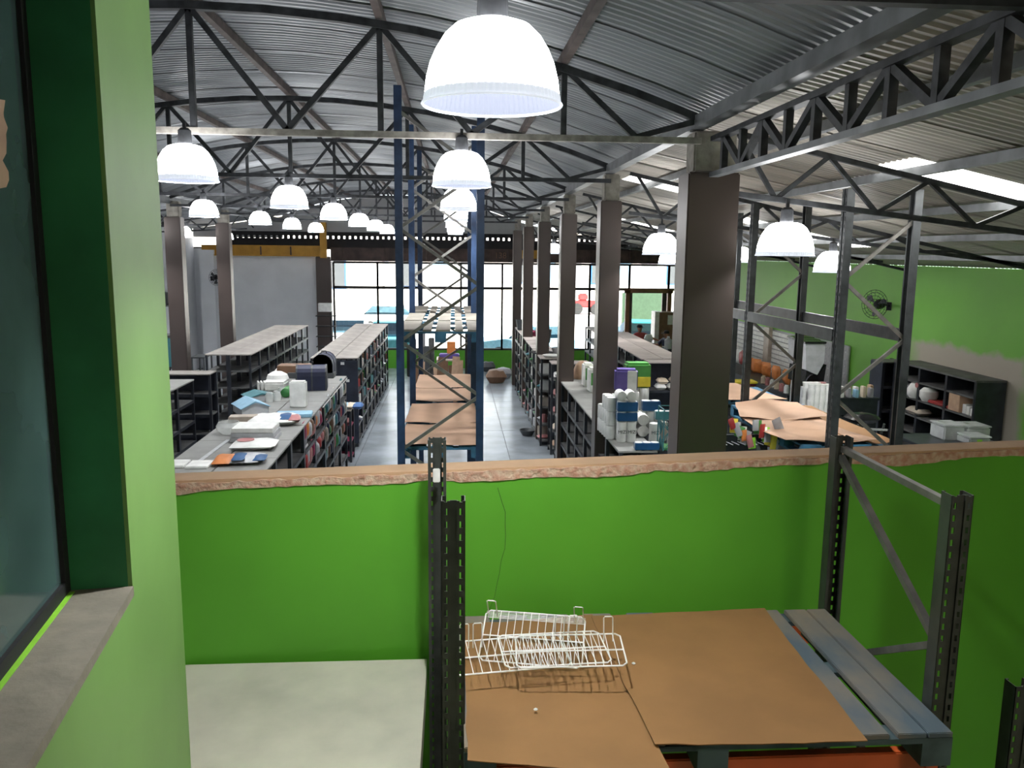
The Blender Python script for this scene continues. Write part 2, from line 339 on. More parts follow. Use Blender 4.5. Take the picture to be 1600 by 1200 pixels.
for k, y in enumerate((7.1, 11, 15, 19, 23, 27)):
    t = thing('side_truss', 'light sloping steel truss over the right-hand bay, %s' % (ORD[k]+' from the viewer'), 'roof truss', (0, y, 0))
    zt = lambda x: min(zr(x)-.03, 9); zb = lambda x: 4.86-.113*(x-2.35)
    seg(t, 'top_chord', 'truss', (2.3, 0, zt(2.3)), (8.4, 0, zt(8.4)), .045); seg(t, 'bottom_chord', 'truss', (2.3, 0, zb(2.3)), (7.9, 0, zb(7.9)), .045)
    x = 2.75
    while x < 6.8:
        seg(t, 'web_diagonal', 'truss', (x, 0, zb(x)), (x+.45, 0, zt(x+.45)), .035); seg(t, 'web_diagonal', 'truss', (x+.45, 0, zt(x+.45)), (x+.9, 0, zb(x+.9)), .035); x += .9
    seg(t, 'web_diagonal', 'truss', (2.4, 0, zt(2.4)), (2.75, 0, zb(2.75)), .035)
for k, y in enumerate((10, 14, 18, 22, 26)):
    t = thing('left_bay_truss', 'small sloping steel truss left of the clad pillars, %s' % (ORD[k]+' from the viewer'), 'roof truss', (0, y, 0))
    seg(t, 'top_chord', 'truss', (-9.2, 0, 5.0), (-6.2, 0, 5.45), .045); seg(t, 'bottom_chord', 'truss', (-9.2, 0, 4.8), (-6.2, 0, 4.95), .045)
    for i in range(4): seg(t, 'web_diagonal', 'truss', (-9+.75*i, 0, 4.82+.0375*i), (-8.6+.75*i, 0, 5.07+.11*i), .035); seg(t, 'web_diagonal', 'truss', (-8.6+.75*i, 0, 5.07+.11*i), (-8.25+.75*i, 0, 4.86+.0375*i), .035)
# longitudinal girder at the valley
g = thing('valley_girder', 'deep steel lattice girder running from the big near pillar toward the viewer', 'girder', (2.17, 0, 0))
MB().box(-.04, .04, -1.5, 7.0, 4.98, 5.02).build('bottom_chord', 'gutter', g); MB().box(-.04, .04, -1.5, 7.0, 5.27, 5.31).build('top_chord', 'truss', g)
y = 6.75; i = 0
while y > .5:
    MB().bar((0, y, 5.01), (0, y, 5.28), .05, .05).build('web_post', 'truss', g)
    MB().bar((0, y, 5.28 if i % 2 == 0 else 5.01), (0, y-.43, 5.01 if i % 2 == 0 else 5.28), .045, .045).build('web_diagonal', 'truss', g); y -= .43; i += 1
# ---- pendant lamps
proto = thing('pendant_lamp', 'x', 'pendant lamp', (0, 0, 0), 0, 'high bay pendant lamps')
MB().lathe([(.232, .034), (.226, .085), (.213, .135), (.193, .18), (.165, .225), (.13, .258), (.09, .272), (.05, .275)], 72, rib=.006, capb=False).build('shade', 'shade', proto, True)
MB().lathe([(.24, .0), (.236, .012), (.232, .034)], 144, rib=.012, capb=False, capt=False).build('lens_skirt', 'skirt', proto)
MB().lathe([(.233, .004), (.223, .05), (.21, .1), (.17, .12)], 144, rib=.02, capb=False, capt=False).build('inner_liner', 'liner', proto)
MB().tube([(.241*math.cos(a), .241*math.sin(a), 0) for a in [2*PI*i/48 for i in range(49)]], .005).build('rim', 'skirt', proto)
MB().lathe([(.05, .275), (.055, .285), (.05, .38), (.03, .4)], 12).build('driver_housing', 'truss', proto)
hang = MB().bar((0, 0, .38), (0, 0, .42), .02).build('hanger', 'truss', proto)
DL = bpy.data.lights.new('bulb', 'AREA'); DL.shape = 'DISK'; DL.size = .2; DL.energy = LAMP_W; DL.color = (.97, .99, 1.0)
lo = bpy.data.objects.new('bulb', DL); C.objects.link(lo); lo.parent = proto; lo.location = (0, 0, .19)
spots = []
for k, y in enumerate((3.0, 6.95, 11, 15, 19, 23, 27)): spots.append((.07 if k else .135, y, 4.87 if k else 4.85, 'the %s lamp in the row above the blue rack' % ('huge nearest' if k == 0 else ORD[k])))
for k, y in enumerate((6.85, 11, 15, 19, 23, 27)): spots.append((-2.08, y, 4.87, 'the %s lamp in the row left of the blue rack' % ORD[k]))
for k, y in enumerate((14.5, 18.6, 22.2, 26)): spots.append((-4.15, y, 4.87, 'the %s lamp in the second row left of the blue rack' % ORD[k]))
for k, y in enumerate((22, 26)): spots.append((-6.85, y, 4.62, 'the %s lamp beside the far white left wall' % ORD[k]))
for k, y in enumerate((10, 14, 18)): spots.append((-6.85, y, 4.62, 'the %s unseen lamp added in the left bay to brighten the white wall' % ORD[k]))  # out of view, added to brighten the white left wall
for k, (x, y, z) in enumerate(((2.8, 6.95, 4.34), (2.72, 10.9, 4.33), (3.95, 15, 4.15), (2.75, 23, 4.3))): spots.append((x, y, z, 'the %s lamp in the row just right of the pillars' % ORD[k]))
for k, (x, y, z) in enumerate(((5.05, 10.9, 4.12), (5.2, 15, 4.2))): spots.append((x, y, z, 'the %s lamp in front of the green right wall' % ORD[k]))
for i, (x, y, z, s) in enumerate(spots):
    lab = 'glowing dome lamp, '+s.replace('the ', '', 1)
    o = proto if i == 0 else dup(proto, (x, y, z)); o.location = (x, y, z); o['label'] = lab
    if x < 2.1 and x > -6: top_ = 5.27
    elif x < -6: top_ = 4.95
    else: top_ = 4.86-.113*(x-2.35)
    for c in o.children:
        if c.name.startswith('hanger'):
            c.data = MB().box(-.012, .012, -.012, .012, .38, max(.45, top_-z)).mesh('hanger', 'truss')
# ================================================================ PARAPET + MEZZANINE
def wy(x): return 4.27+.049*x
xa, xb = -2.2, 3.9
def ztop(x): return 3.15+.02*(x+1.46)
p = MB().slab([(xa, wy(xa)), (xb, wy(xb)), (xb, wy(xb)+.16), (xa, wy(xa)+.16)], 1.0, lambda x, y: ztop(x)-.012)
st(p.build('wall_parapet', 'green'))
# ragged plaster edge and ledge
m = MB(); q = random.Random(3); N = 150; lo_ = []; up_ = []
for i in range(N+1):
    x = xa+(xb-xa)*i/N; lo_.append((x, wy(x), ztop(x)-.012-.016*abs(math.sin(x*3.1)+math.sin(x*7.7+1)*.6+.4)-.008*q.random())); up_.append((x, wy(x), ztop(x)+.022-.012*q.random()))
for dy in (-.006, .14):
    for i in range(N+1): m.v.append((lo_[i][0], lo_[i][1]+dy+(q.uniform(-.003, .003) if dy < 0 else 0), lo_[i][2]))
    for i in range(N+1): m.v.append((up_[i][0], up_[i][1]+dy, up_[i][2]))
o4 = 2*(N+1)
for i in range(N): m.f += [(i, i+1, N+2+i, N+1+i), (N+1+i, N+2+i, o4+N+2+i, o4+N+1+i), (i, o4+i, o4+i+1, i+1)]
st(m.build('trim_4', 'plaster'))
q = random.Random(11); cw = bpy.data.objects['wall_parapet']; a = (780, 762); L_ = []
for k in range(14):
    px = 778+12*math.sin(k*.42)+q.uniform(-3, 3); v = M3 @ cray(px, 762+k*19); t = (4.27+.0)/(v.y-.049*v.x); pp = v*t+Vector((0, 0, H)); L_.append((pp.x, pp.y-.0008, pp.z))
MB().tube(L_, .0012, 4, .0006).build('hairline_crack', 'dark', cw)
zz = lambda o: (lambda x, y: ztop(x)+o)
st(MB().slab([(xa, wy(xa)+.012), (xb, wy(xb)+.012), (xb, wy(xb)+.17), (xa, wy(xa)+.17)], zz(.005), zz(.028)).build('trim_5', 'ledge'))
st(MB().box(-1.9, -.14, .2, 4.17, 2.06, 2.2).build('floor_landing', 'slab'))
st(MB().box(-1.8, 3.9, -2, 4.2, .9, 1.0).build('floor_mezzanine', 'slab'))
# left wall with the dark window
_e = aty(293, 1100, 3.2); E0 = Vector((_e.x, 3.2)); dv = Vector((math.sin(math.radians(8)), -math.cos(math.radians(8)))); nv = Vector((-dv.y*-1, 0)); lf = Vector((-math.cos(math.radians(8)), -math.sin(math.radians(8))))
def onwall(px, py):
    v = M3 @ cray(px, py); t = (E0.x*dv.y-E0.y*dv.x)/(v.x*dv.y-v.y*dv.x); p = v*t+Vector((0, 0, H)); s = (Vector((p.x, p.y))-E0).dot(dv); return s, p.z
s0, zsill = onwall(207, 915)
def quadbox(s_a, s_b, t_a, t_b, z0, z1, m):   # s along the wall toward viewer, t to the left of its face
    P = [E0+dv*s_a+lf*t_a, E0+dv*s_b+lf*t_a, E0+dv*s_b+lf*t_b, E0+dv*s_a+lf*t_b]
    return m.slab([tuple(a) for a in P], z0, z1)
s0b, _ = onwall(150, 0)
m = MB(); quadbox(0, s0, .0, .21, 1.0, 6.2, m); quadbox(s0, 5.2, .0, .21, 1.0, zsill-.03, m)
st(m.build('wall_window_side', 'green_pale'))
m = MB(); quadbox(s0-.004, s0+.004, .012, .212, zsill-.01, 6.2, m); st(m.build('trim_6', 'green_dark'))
m = MB(); quadbox(s0+.004, 5.2, -.004, .212, zsill-.03, zsill, m); st(m.build('trim_7', 'sill'))
m = MB(); quadbox(s0+.02, 5.2, .155, .172, zsill-.004, zsill+.002, m); st(m.build('trim_8', 'lime'))
wn = struct_empty('window_10')
m = MB(); quadbox(s0+.004, s0+.045, .17, .2, zsill, 6.2, m); quadbox(s0+.04, 5.2, .17, .2, zsill, zsill+.04, m); m.build('window_frame', 'dark', wn)
m = MB(); quadbox(s0+.04, 5.2, .182, .19, zsill+.03, 6.2, m); m.build('pane', 'dark_glass', wn)
m = MB(); q = random.Random(5)      # peeled beige paint patch on the pane
ps, pz = None, None
def pane_pt(px, py):
    o = E0+lf*.18; v = M3 @ cray(px, py); t = (o.x*dv.y-o.y*dv.x)/(v.x*dv.y-v.y*dv.x); return v*t+Vector((0, 0, H))
A = [pane_pt(-30, 150), pane_pt(-30, 300)]+[pane_pt(3+9*q.random()+3*math.sin(i*1.1), 290-i*13+q.uniform(-5, 5)) for i in range(11)]
m.v = [tuple(a) for a in A]+[tuple(a+Vector((lf.x, lf.y, 0))*-.002) for a in A]; k = len(A); m.f = [tuple(range(k)), tuple(range(k, 2*k))]; m.build('paint_patch', 'tan', wn)
# ---- pallet racking upright with real slots
def upright(L, w=.09, dpt=.07, pitch=.05, z0=0):
    m = MB(); t = .003
    m.box(-w*.14, w*.14, .008, .008+t, z0, L)                          # recessed centre strip
    for s in (-1, 1):
        a, b = s*w*.14, s*w*.17; m.box(min(a, b), max(a, b), 0, .011, z0, L)
        e0, e1 = sorted((s*w*.17, s*w*.255)); m.box(e0, e1, 0, t, z0, L); e0, e1 = sorted((s*w*.38, s*w*.5)); m.box(e0, e1, 0, t, z0, L)
        e0, e1 = sorted((s*w*.255, s*w*.38)); z = z0
        while z < L-.01: m.box(e0, e1, 0, t, z, min(z+pitch*.5, L)); z += pitch
        e0, e1 = sorted((s*w*.5, s*w*.5-s*t)); m.box(e0, e1, 0, dpt, z0, L)
        e0, e1 = sorted((s*w*.5, s*w*.33)); m.box(e0, e1, dpt-t, dpt, z0, L)
    return m
def slot_uprights(t, me, pts):
    for (x, y, rz) in pts: link('upright', me, t, (x, y, 0), (0, 0, rz))
mr = thing('storage_rack', 'dark grey perforated pallet racking on the mezzanine holding the cardboard-covered pallet', 'storage rack', (0, 0, 0))
me = upright(3.43, z0=1.0).mesh('upright', 'olive_steel')
slot_uprights(mr, me, [(0, 3.0, 0), (1.98, 3.0, 0)]); slot_uprights(mr, me, [(-.08, 4.08, PI), (1.99, 4.08, PI)])
for x0, x1 in ((1.98, 1.99), (0, -.08)):
    zl = [3.36, 3.36, 2.83, 2.3, 1.77]; ya, yb_ = 3.07, 4.02
    if x0 > 1: MB().bar((x1, yb_, 3.37), (x0, ya, 3.37), .03, .03).build('brace', 'brace', mr)
    for i in range(4):
        yy = (yb_, ya) if i % 2 == 0 else (ya, yb_); zs = (3.33-.55*i, 3.33-.55*(i+1))
        if x0 < 1: zs = (zs[0]-.22, zs[1]-.22)
        MB().bar((x0, yy[0], zs[0]), (x0, yy[1], zs[1]), .03, .03).build('brace', 'brace', mr)
MB().cbox(-.1, -.065, 3.99, 4.005, 3.22, 3.29, .004).build('tape_scrap', 'white', mr)
for y in (2.94, 4.1): MB().cbox(.05, 1.93, y, y+.05, 2.27, 2.385, .006).build('beam', 'orange', mr)
for x in (.05, 1.89): MB().box(x, x+.05, 2.93, 2.94, 2.2, 2.4).build('beam_connector', 'orange', mr)
tag(upright(2.62, z0=1.0).build('spare_upright', 'olive_steel', loc=(2.33, 3.0, 0)), 'short perforated grey upright at the right edge, beside the rack', 'upright')
# wooden pallet
def pallet(name, label, x0, x1, y0, y1, z, cols, mt, blockm, along='y', group=None):
    t = thing(name, label, 'pallet', ((x0+x1)/2, (y0+y1)/2, z-.14), 0, group); w = x1-x0; d_ = y1-y0
    for a, b in cols: MB().cbox(-w/2+a, -w/2+b, -d_/2, d_/2, .118, .14, .003).build('deck_board', mt, t)
    for yy in (-d_/2, -.05, d_/2-.1): MB().box(-w/2, w/2, yy, yy+.1, .096, .118).build('stringer_board', blockm, t)
    for xx in (-w/2, -.06, w/2-.12):
        for yy in (-d_/2, -.06, d_/2-.12): MB().box(xx, xx+.12, yy, yy+.12, .02, .096).build('block', blockm, t)
        MB().box(xx, xx+.12, -d_/2, d_/2, 0, .02).build('base_board', blockm, t)
    return t
pallet('wooden_pallet', 'worn blue-stained wooden pallet under brown cardboard on the mezzanine rack', .04, 1.93, 2.84, 3.97, 2.53,
       [(0, .14), (.19, .33), (.4, .54), (.62, .76), (.84, .98), (1.08, 1.22), (1.29, 1.42), (1.5, 1.635), (1.67, 1.785), (1.79, 1.89)], 'pallet_wood', 'pallet_worn')
def card(name, label, pts, z, mt, curl=.012, seed=1, n=10, cat='cardboard sheet', group=None, nojit=False):
    q = random.Random(seed); P = [Vector(p) for p in pts]; m = MB(); G = []
    for i in range(n+1):
        for j in range(n+1):
            u = i/n; v = j/n; p = (P[0]*(1-u)+P[1]*u)*(1-v)+(P[3]*(1-u)+P[2]*u)*v
            edge = max(abs(u-.5), abs(v-.5))*2; zz_ = z+curl*(.5+.5*math.sin(3.1*u*2+seed)*math.cos(2.3*v*2+seed*.7))*edge**2
            if 0 < i < n or 0 < j < n:
                if i in (0, n) or j in (0, n): p = p+Vector((q.uniform(-.004, .004), q.uniform(-.004, .004)))
            G.append((p.x, p.y, zz_))
    k = (n+1)**2; m.v = G+[(a, b, c+.004) for a, b, c in G]
    for i in range(n):
        for j in range(n): a = i*(n+1)+j; b = a+n+1; m.f += [(a, a+1, b+1, b), (k+a, k+b, k+b+1, k+a+1)]
    for i in range(n):
        for a, b in ((i, i+1), (n*(n+1)+i, n*(n+1)+i+1), (i*(n+1), (i+1)*(n+1)), (i*(n+1)+n, (i+1)*(n+1)+n)): m.f.append((a, b, k+b, k+a))
    return tag(m.build(name, mt, None, True), label, cat, group)
card('cardboard_sheet', 'brown cardboard sheet under the white wire racks, left half of the near pallet', [(.05, 2.75), (.77, 2.62), (.70, 3.93), (.05, 3.86)], 2.531, 'card', .008, 2)
card('cardboard_sheet', 'large brown cardboard sheet covering the middle of the near pallet', [(.745, 2.79), (1.55, 2.77), (1.6, 3.95), (.69, 3.9)], 2.541, 'card', .008, 5)
for k, (px, py) in enumerate(((990, 1037), (837, 1109))):
    a = atz(px, py, 2.55); tag(MB().lathe([(.006, 0), (.009, .003), (.005, .007)], 8).build('foam_crumb', 'white', loc=(a.x, a.y, 2.549)), ['small white crumb on the large cardboard sheet', 'tiny white crumb on the left cardboard sheet below the wire racks'][k], 'crumb')
# wire racks
def wire_rack(label, c, rz, tx, ty, z, w=.44, d_=.26, n=13, hooks=((-.17,), (.12,)), seed=0, dense=False):
    t = thing('wire_rack', label, 'wire rack', (c[0], c[1], z), rz, 'white wire racks in a heap'); t.rotation_euler = (tx, ty, rz)
    r = .0028; cr = .02
    fr = [(-w/2+cr, -d_/2), (w/2-cr, -d_/2), (w/2, -d_/2+cr), (w/2, d_/2-cr), (w/2-cr, d_/2), (-w/2+cr, d_/2), (-w/2, d_/2-cr), (-w/2, -d_/2+cr), (-w/2+cr, -d_/2)]
    MB().tube([(x, y, 0) for x, y in fr], r*1.25).build('frame_wire', 'wire', t)
    MB().tube([(-w/2, 0, -.002), (w/2, 0, -.002)], r*1.2).build('cross_wire', 'wire', t)
    for i in range(n): x = -w/2+w*(i+1)/(n+1); MB().tube([(x, -d_/2, .003), (x, d_/2, .003)], r*.7, 5).build('rod', 'wire', t)
    if dense:
        for i in range(5): y = d_/2; MB().tube([(-w/2, y, -.012-.013*i), (w/2, y, -.012-.013*i)], r*.7, 5).build('rod', 'wire', t)
    for hx, in hooks: MB().tube([(hx-.02, d_/2-.01, -.03), (hx-.02, d_/2, .08), (hx-.015, d_/2, .085), (hx+.015, d_/2, .085), (hx+.02, d_/2, .08), (hx+.02, d_/2-.01, -.03)], r).build('hook', 'wire', t)
    return t
def P2(px, py, z): a = atz(px, py, z); return (a.x, a.y)
wire_rack('white wire rack at the bottom of the heap, tilted up at the back', P2(832, 1012, 2.58), -.22, .62, 0, 2.625, .46, .25, 12, ((-.2,), (.2,)), dense=True)
wire_rack('white wire rack lying to the left, nearest the grey upright', P2(795, 1030, 2.60), .12, .1, 0, 2.625, .5, .25, 12, ((-.18,), (-.12,)))
wire_rack('white wire rack in the middle of the heap with two upright hooks', P2(865, 1022, 2.62), .1, .12, .02, 2.645, .46, .24, 12, ((.05,), (.11,)))
wire_rack('white wire rack lying on top to the right, overhanging the bare card', P2(890, 1028, 2.63), -.06, .08, -.03, 2.665, .46, .25, 13, ((.18,),))
# ================================================================ RACKS DOWN IN THE HALL
def rack(name, label, xs_, ys_, top, mt, levels, z1, phase, bm='blue_steel', wid=.1):
    t = thing(name, label, 'storage rack', (0, 0, 0)); me = upright(top, wid, .08, .075).mesh('upright', mt); rise = .6
    for fi, y in enumerate(ys_):
        link('upright', me, t, (xs_[0]-.04, y, 0), (0, 0, -PI/2)); link('upright', me, t, (xs_[1]+.04, y, 0), (0, 0, PI/2))
        z = phase[fi % len(phase)]; s = 0
        while z+rise < top-.05:
            a, b = (xs_[0], xs_[1]) if s % 2 == 0 else (xs_[1], xs_[0]); MB().bar((a, y, z), (b, y, z+rise), .035, .03, up=(0, 1, 0)).build('brace', 'brace', t); z += rise; s += 1
        for x in xs_: MB().box(x-.07, x+.07, y-.07, y+.07, 0, .012).build('base_plate', mt, t)
    for zt_ in levels:
        for i in range(len(ys_)-1):
            for x in (xs_[0]-.02, xs_[1]+.02): MB().cbox(x-.025, x+.025, ys_[i]+.05, ys_[i+1]-.05, zt_-.13, zt_, .005).build('beam', bm, t)
    return t
rack('storage_rack', 'tall blue pallet rack standing in the middle aisle up to the roof', (-.57, .29), (9.0, 11.7, 14.6), 6.02, 'blue_steel', (3.36, 2.06), 0, (.98, 1.58))
rack('storage_rack', 'dark grey pallet rack on the right, in front of the green wall', (3.92, 4.62), (8.2, 10.8, 13.4), 5.0, 'grey_steel', (3.6, 2.22), 0, (.5, 1.1), 'grey_steel', .11)
grp = 'pallets on the blue rack'
for k, y in enumerate((9.08, 10.35, 11.85)):
    pallet('wooden_pallet', 'bare grey-decked blue pallet on the upper level of the blue rack, %s' % ('nearest', 'middle one', 'farthest')[k], -.6, .32, y, y+1.2, 3.5, [(0, .23), (.29, .38), (.44, .58), (.64, .72), (.78, .92)] if 0 else [(0, .22), (.27, .36), (.41, .57), (.62, .71), (.76, .92)], 'pallet_old', 'pallet_blue', group=grp)
for k, y in enumerate((9.08, 10.35, 11.85, 13.15)):
    pallet('wooden_pallet', 'blue pallet under cardboard on the lower level of the blue rack, %s' % ORD[k], -.6, .32, y, y+1.2, 2.2, [(0, .3), (.36, .6), (.66, .92)], 'pallet_blue', 'pallet_blue', group=grp)
for k, (y, w, h) in enumerate(((9.06, 1.15, 0), (10.2, 1.35, .01), (11.8, 1.1, 0), (12.9, 1.4, .01))):
    card('cardboard_sheet', 'pale brown cardboard sheet on the lower level of the blue rack, %s' % ORD[k], [(-.6, y), (.32, y), (.3, y+w), (-.58, y+w)], 2.205+h, 'card_far', .03, k+3)
for k, (x0, x1, y0) in enumerate(((3.68, 4.7, 8.32), (3.7, 4.72, 9.55), (3.6, 4.6, 11.0))):
    pallet('wooden_pallet', 'blue pallet on the dark grey rack, %s' % ('nearest, under curled cardboard', 'middle, under curled cardboard', 'farthest, seen past the second frame')[k], x0, x1, y0, y0+1.15, 2.36, [(0, .2), (.27, .47), (.55, .75), (.82, 1.0)], 'pallet_blue', 'pallet_blue', group='pallets on the dark grey rack')
card('cardboard_sheet', 'nearest brown cardboard sheet hanging over the left of the dark grey rack', [(3.5, 8.35), (4.5, 8.35), (4.4, 9.7), (3.45, 9.6)], 2.375, 'card_far', .05, 1)
card('cardboard_sheet', 'brown cardboard sheet behind the nearest one on the dark grey rack', [(3.4, 9.5), (4.5, 9.5), (4.6, 10.68), (3.75, 10.68)], 2.385, 'card_far', .06, 8)
card('cardboard_sheet', 'tan cardboard sheet at the right of the dark grey rack', [(4.25, 8.36), (4.7, 8.36), (4.72, 10.5), (4.3, 10.5)], 2.365, 'card', .03, 4)
card('cardboard_sheet', 'farthest brown cardboard sheet beside the big pillar', [(3.6, 11.0), (4.6, 11.0), (4.35, 12.4), (3.6, 12.4)], 2.365, 'card_far', .02, 6)
# ================================================================ SHELVING
def unit(L, D, Hh, nl, top='top_board', back=True, shelf='shelf_dust', post=.045, side=False):
    t = thing('shelving_unit', 'x', 'shelving', (0, 0, 0))
    pm_ = MB().box(-post/2, post/2, -post/2, post/2, 0, Hh-.02).mesh('post', 'shelf_black')
    for x in (-L/2+post/2, L/2-post/2):
        for y in (-D/2+post/2, D/2-post/2): link('post', pm_, t, (x, y, 0))
    for i in range(nl):
        z = .12+(Hh-.12-.0)*i/nl; b = MB(); b.box(-L/2+.01, L/2-.01, -D/2+.01, D/2, z-.03, z); b.build('shelf', shelf, t)
        MB().box(-L/2+post, L/2-post, -D/2-.004, -D/2+.012, z-.05, z+.004).build('shelf_lip', 'shelf_black', t)
    if back: MB().box(-L/2, L/2, D/2-.012, D/2, .05, Hh-.03).build('back_panel', 'shelf_panel', t)
    if side:
        for s in (-1, 1): MB().box(s*L/2-.006, s*L/2+.006, -D/2, D/2, .05, Hh-.02).build('side_panel', 'shelf_panel', t)
    MB().cbox(-L/2+.003, L/2-.003, -D/2-.012, D/2-.002, Hh-.025, Hh, .003).build('top_board', top, t); return t
def run(first, xc, y0, n, L, D, face, labf, group):
    out = []
    for i in range(n):
        y = y0+L*(i+.5); rz = PI/2 if face == 'r' else -PI/2
        if i == 0 and not first.get('label') != 'x': o = first; o.location = (xc, y, 0); o.rotation_euler.z = rz
        else: o = dup(first, (xc, y, 0), rz)
        o['label'] = labf(i); o['group'] = group; out.append(o)
    return out
uA = unit(.94, .5, 2.0, 5, back=False); uB = unit(.97, .5, 2.0, 5, 'top_board', True); uC = unit(.9, .55, 2.0, 5, 'top_grey', True); uD = unit(.9, .49, 2.0, 5, 'top_light', True)
run(uA, -4.8, 18.95, 8, .94, .5, 'r', lambda i: 'open black shelving unit, %s in the right-hand line, long left island' % ORD[i], 'left island shelving')
run(uA, -5.3, 18.95, 8, .94, .5, 'l', lambda i: 'open black shelving unit, %s in the left-hand line, long left island' % ORD[i], 'left island shelving')
IA = run(uB, -2.36, 18.35, 9, .97, .5, 'r', lambda i: 'black shelving unit of goods, %s on aisle side of the middle left island' % ORD[i], 'middle island shelving')
run(uB, -2.87, 18.35, 9, .97, .5, 'l', lambda i: 'black shelving unit, %s on the far side of the middle left island' % ORD[i], 'middle island shelving')
IT = run(uC, -2.29, 8.5, 8, .9, .55, 'r', lambda i: 'black shelving unit hung with packets, %s on the aisle side of the cluttered near island' % ORD[i], 'near island shelving')
run(uC, -2.85, 8.5, 8, .9, .55, 'l', lambda i: 'black shelving unit, %s on the far side of the cluttered near island' % ORD[i], 'near island shelving')
LN = run(uC, -4.98, 8.1, 8, .9, .55, 'r', lambda i: 'mostly empty black shelving unit, %s of the row at the far left edge' % ORD[i], 'left edge shelving')
IR = run(uD, 2.2, 18.3, 8, .97, .5, 'l', lambda i: 'black shelving unit packed with goods, %s of the row right of the middle aisle' % ORD[i], 'right aisle shelving')
uE = unit(.9, .47, 2.0, 5, 'top_grey', True)
IF = run(uE, 2.22, 9.6, 7, .9, .47, 'l', lambda i: 'nearly empty black shelving unit, %s of the near row right of the aisle' % ORD[i], 'near right shelving')
run(uE, 2.72, 9.6, 7, .9, .47, 'r', lambda i: 'black shelving unit, %s on the far side of the near row right of the aisle' % ORD[i], 'near right shelving') if 0 else None
run(uD, 4.47, 18.3, 9, .9, .5, 'l', lambda i: 'black shelving unit with pale top, %s on the left side of the right-hand island' % ORD[i], 'right island shelving')
run(uD, 4.97, 18.3, 7, .9, .5, 'r', lambda i: 'black shelving unit with pale top, %s on the right side of the right-hand island' % ORD[i], 'right island shelving')
# end units
def endunit(label, x, y, L, D, Hh, nl, top, rz=0, shelf='shelf_dust', back=True, side=False):
    t = unit(L, D, Hh, nl, top, back, shelf, side=side); t.location = (x, y, 0); t.rotation_euler.z = rz; t['label'] = label; return t
endunit('black end unit across the end of the far left edge row', -5.05, 15.85, 1.1, .45, 2.05, 5, 'top_board', side=False)
eD = endunit('solid dark end panel unit closing the right-hand island, shelf of white bags', 4.72, 17.95, .95, .5, 2.0, 3, 'top_light')
eR = endunit('low black shelf with crimson shelves at the near end of the middle island', -2.5, 17.2, .82, .5, 1.1, 3, 'top_board', shelf='magenta')
eR2 = endunit('black end shelf stacked with pink and white packs beside the second pillar', 2.52, 17.75, .85, .5, 2.0, 5, 'top_light')
t = thing('end_panel', 'dark blue end panel with white price tags on the middle island', 'panel', (-2.61, 18.3, 0))
MB().box(-.52, .52, -.02, .02, .1, 1.95).build('panel', 'shelf_panel', t)
for px, py in ((535, 568), (543, 595), (535, 595)): a = aty(px, py, 18.27); MB().box(a.x+2.61-.04, a.x+2.61+.04, -.028, -.02, a.z-.03, a.z+.03).build('price_tag', 'white', t)
for px, py in ((455, 720), ): pass
MB().cbox(-3.08, -2.02, 8.5, 15.7, 2.0, 2.006, .001) if 0 else None
# right wall unit
rw = thing('display_shelving', 'long dark shelving unit against the patched green wall', 'shelving', (8.32, 13.4, 0), -PI/2)
for x in (-1.2, -.38, .42, 1.2): MB().box(x-.03, x+.03, -.24, .24, 0, 2.42).build('post', 'shelf_black', rw)
for z in (.6, .95, 1.28, 1.57, 1.87, 2.18): MB().box(-1.2, 1.2, -.24, .24, z-.03, z).build('shelf', 'shelf_dust', rw)
MB().box(-1.22, 1.22, -.25, .25, 2.42, 2.45).build('top_board', 'shelf_dust', rw); MB().box(-1.2, 1.2, .23, .245, .1, 2.42).build('back_panel', 'shelf_panel', rw)
rw.rotation_euler.z = -PI/2
MB().box(1.2, 1.215, -.24, .24, 0, 2.42).build('side_panel', 'shelf_panel', rw); MB().box(-1.215, -1.2, -.24, .24, 0, 2.42).build('side_panel', 'shelf_panel', rw)
endunit('narrow dark shelving unit standing square to the patched wall unit', 8.25, 15.0, .6, .45, 2.4, 5, 'shelf_dust', 0, side=True)
def P(px, py, y): return aty(px, py, y)
def wallpt(px, py, x): v = M3 @ cray(px, py); return v*(x/v.x)+Vector((0, 0, H))
def small(name, label, cat, mb, mt, loc, rz=0, group=None, smooth=False): return tag(mb.build(name, mt, loc=loc, rz=rz, smooth=smooth), label, cat, group)
zsh = [.5, .95, 1.38, 1.85]
small('wire_cup', 'grey wire cup on the patched wall unit', 'cup', MB().lathe([(.1, 0), (.12, .2), (.115, .2), (.09, .02)], 14), 'grey', (8.2, 14.25, 1.872), smooth=True)
small('white_bucket', 'white round bag left of the red tray on the wall unit', 'bag', MB().lathe([(.1, 0), (.14, .06), (.15, .16), (.09, .26)], 14), 'white', (8.15, 13.95, 1.872), smooth=True)
small('white_bucket', 'white round bag in the middle shelf of the wall unit', 'bag', MB().lathe([(.1, 0), (.15, .08), (.15, .18), (.09, .24)], 14), 'white', (8.18, 13.6, 1.872), smooth=True)
small('red_tray', 'red plastic tray lying on the wall unit shelf', 'tray', MB().cbox(-.15, .15, -.35, .35, 0, .05, .015), 'red', (8.25, 13.15, 1.872))
small('cardboard_box', 'tan cardboard box on the wall unit shelf', 'box', MB().cbox(-.12, .12, -.15, .15, 0, .28, .006), 'tan', (8.2, 12.95, 1.872)) .location.y = 12.72
for k, y in enumerate((12.5, 12.4, 12.3)): small('white_carton', 'small white carton on the wall unit, %s from the cardboard box' % ('first', 'second', 'third')[k], 'box', MB().cbox(-.08, .08, -.042, .042, 0, .15-.02*k, .004), 'white', (8.2, y, 1.872))
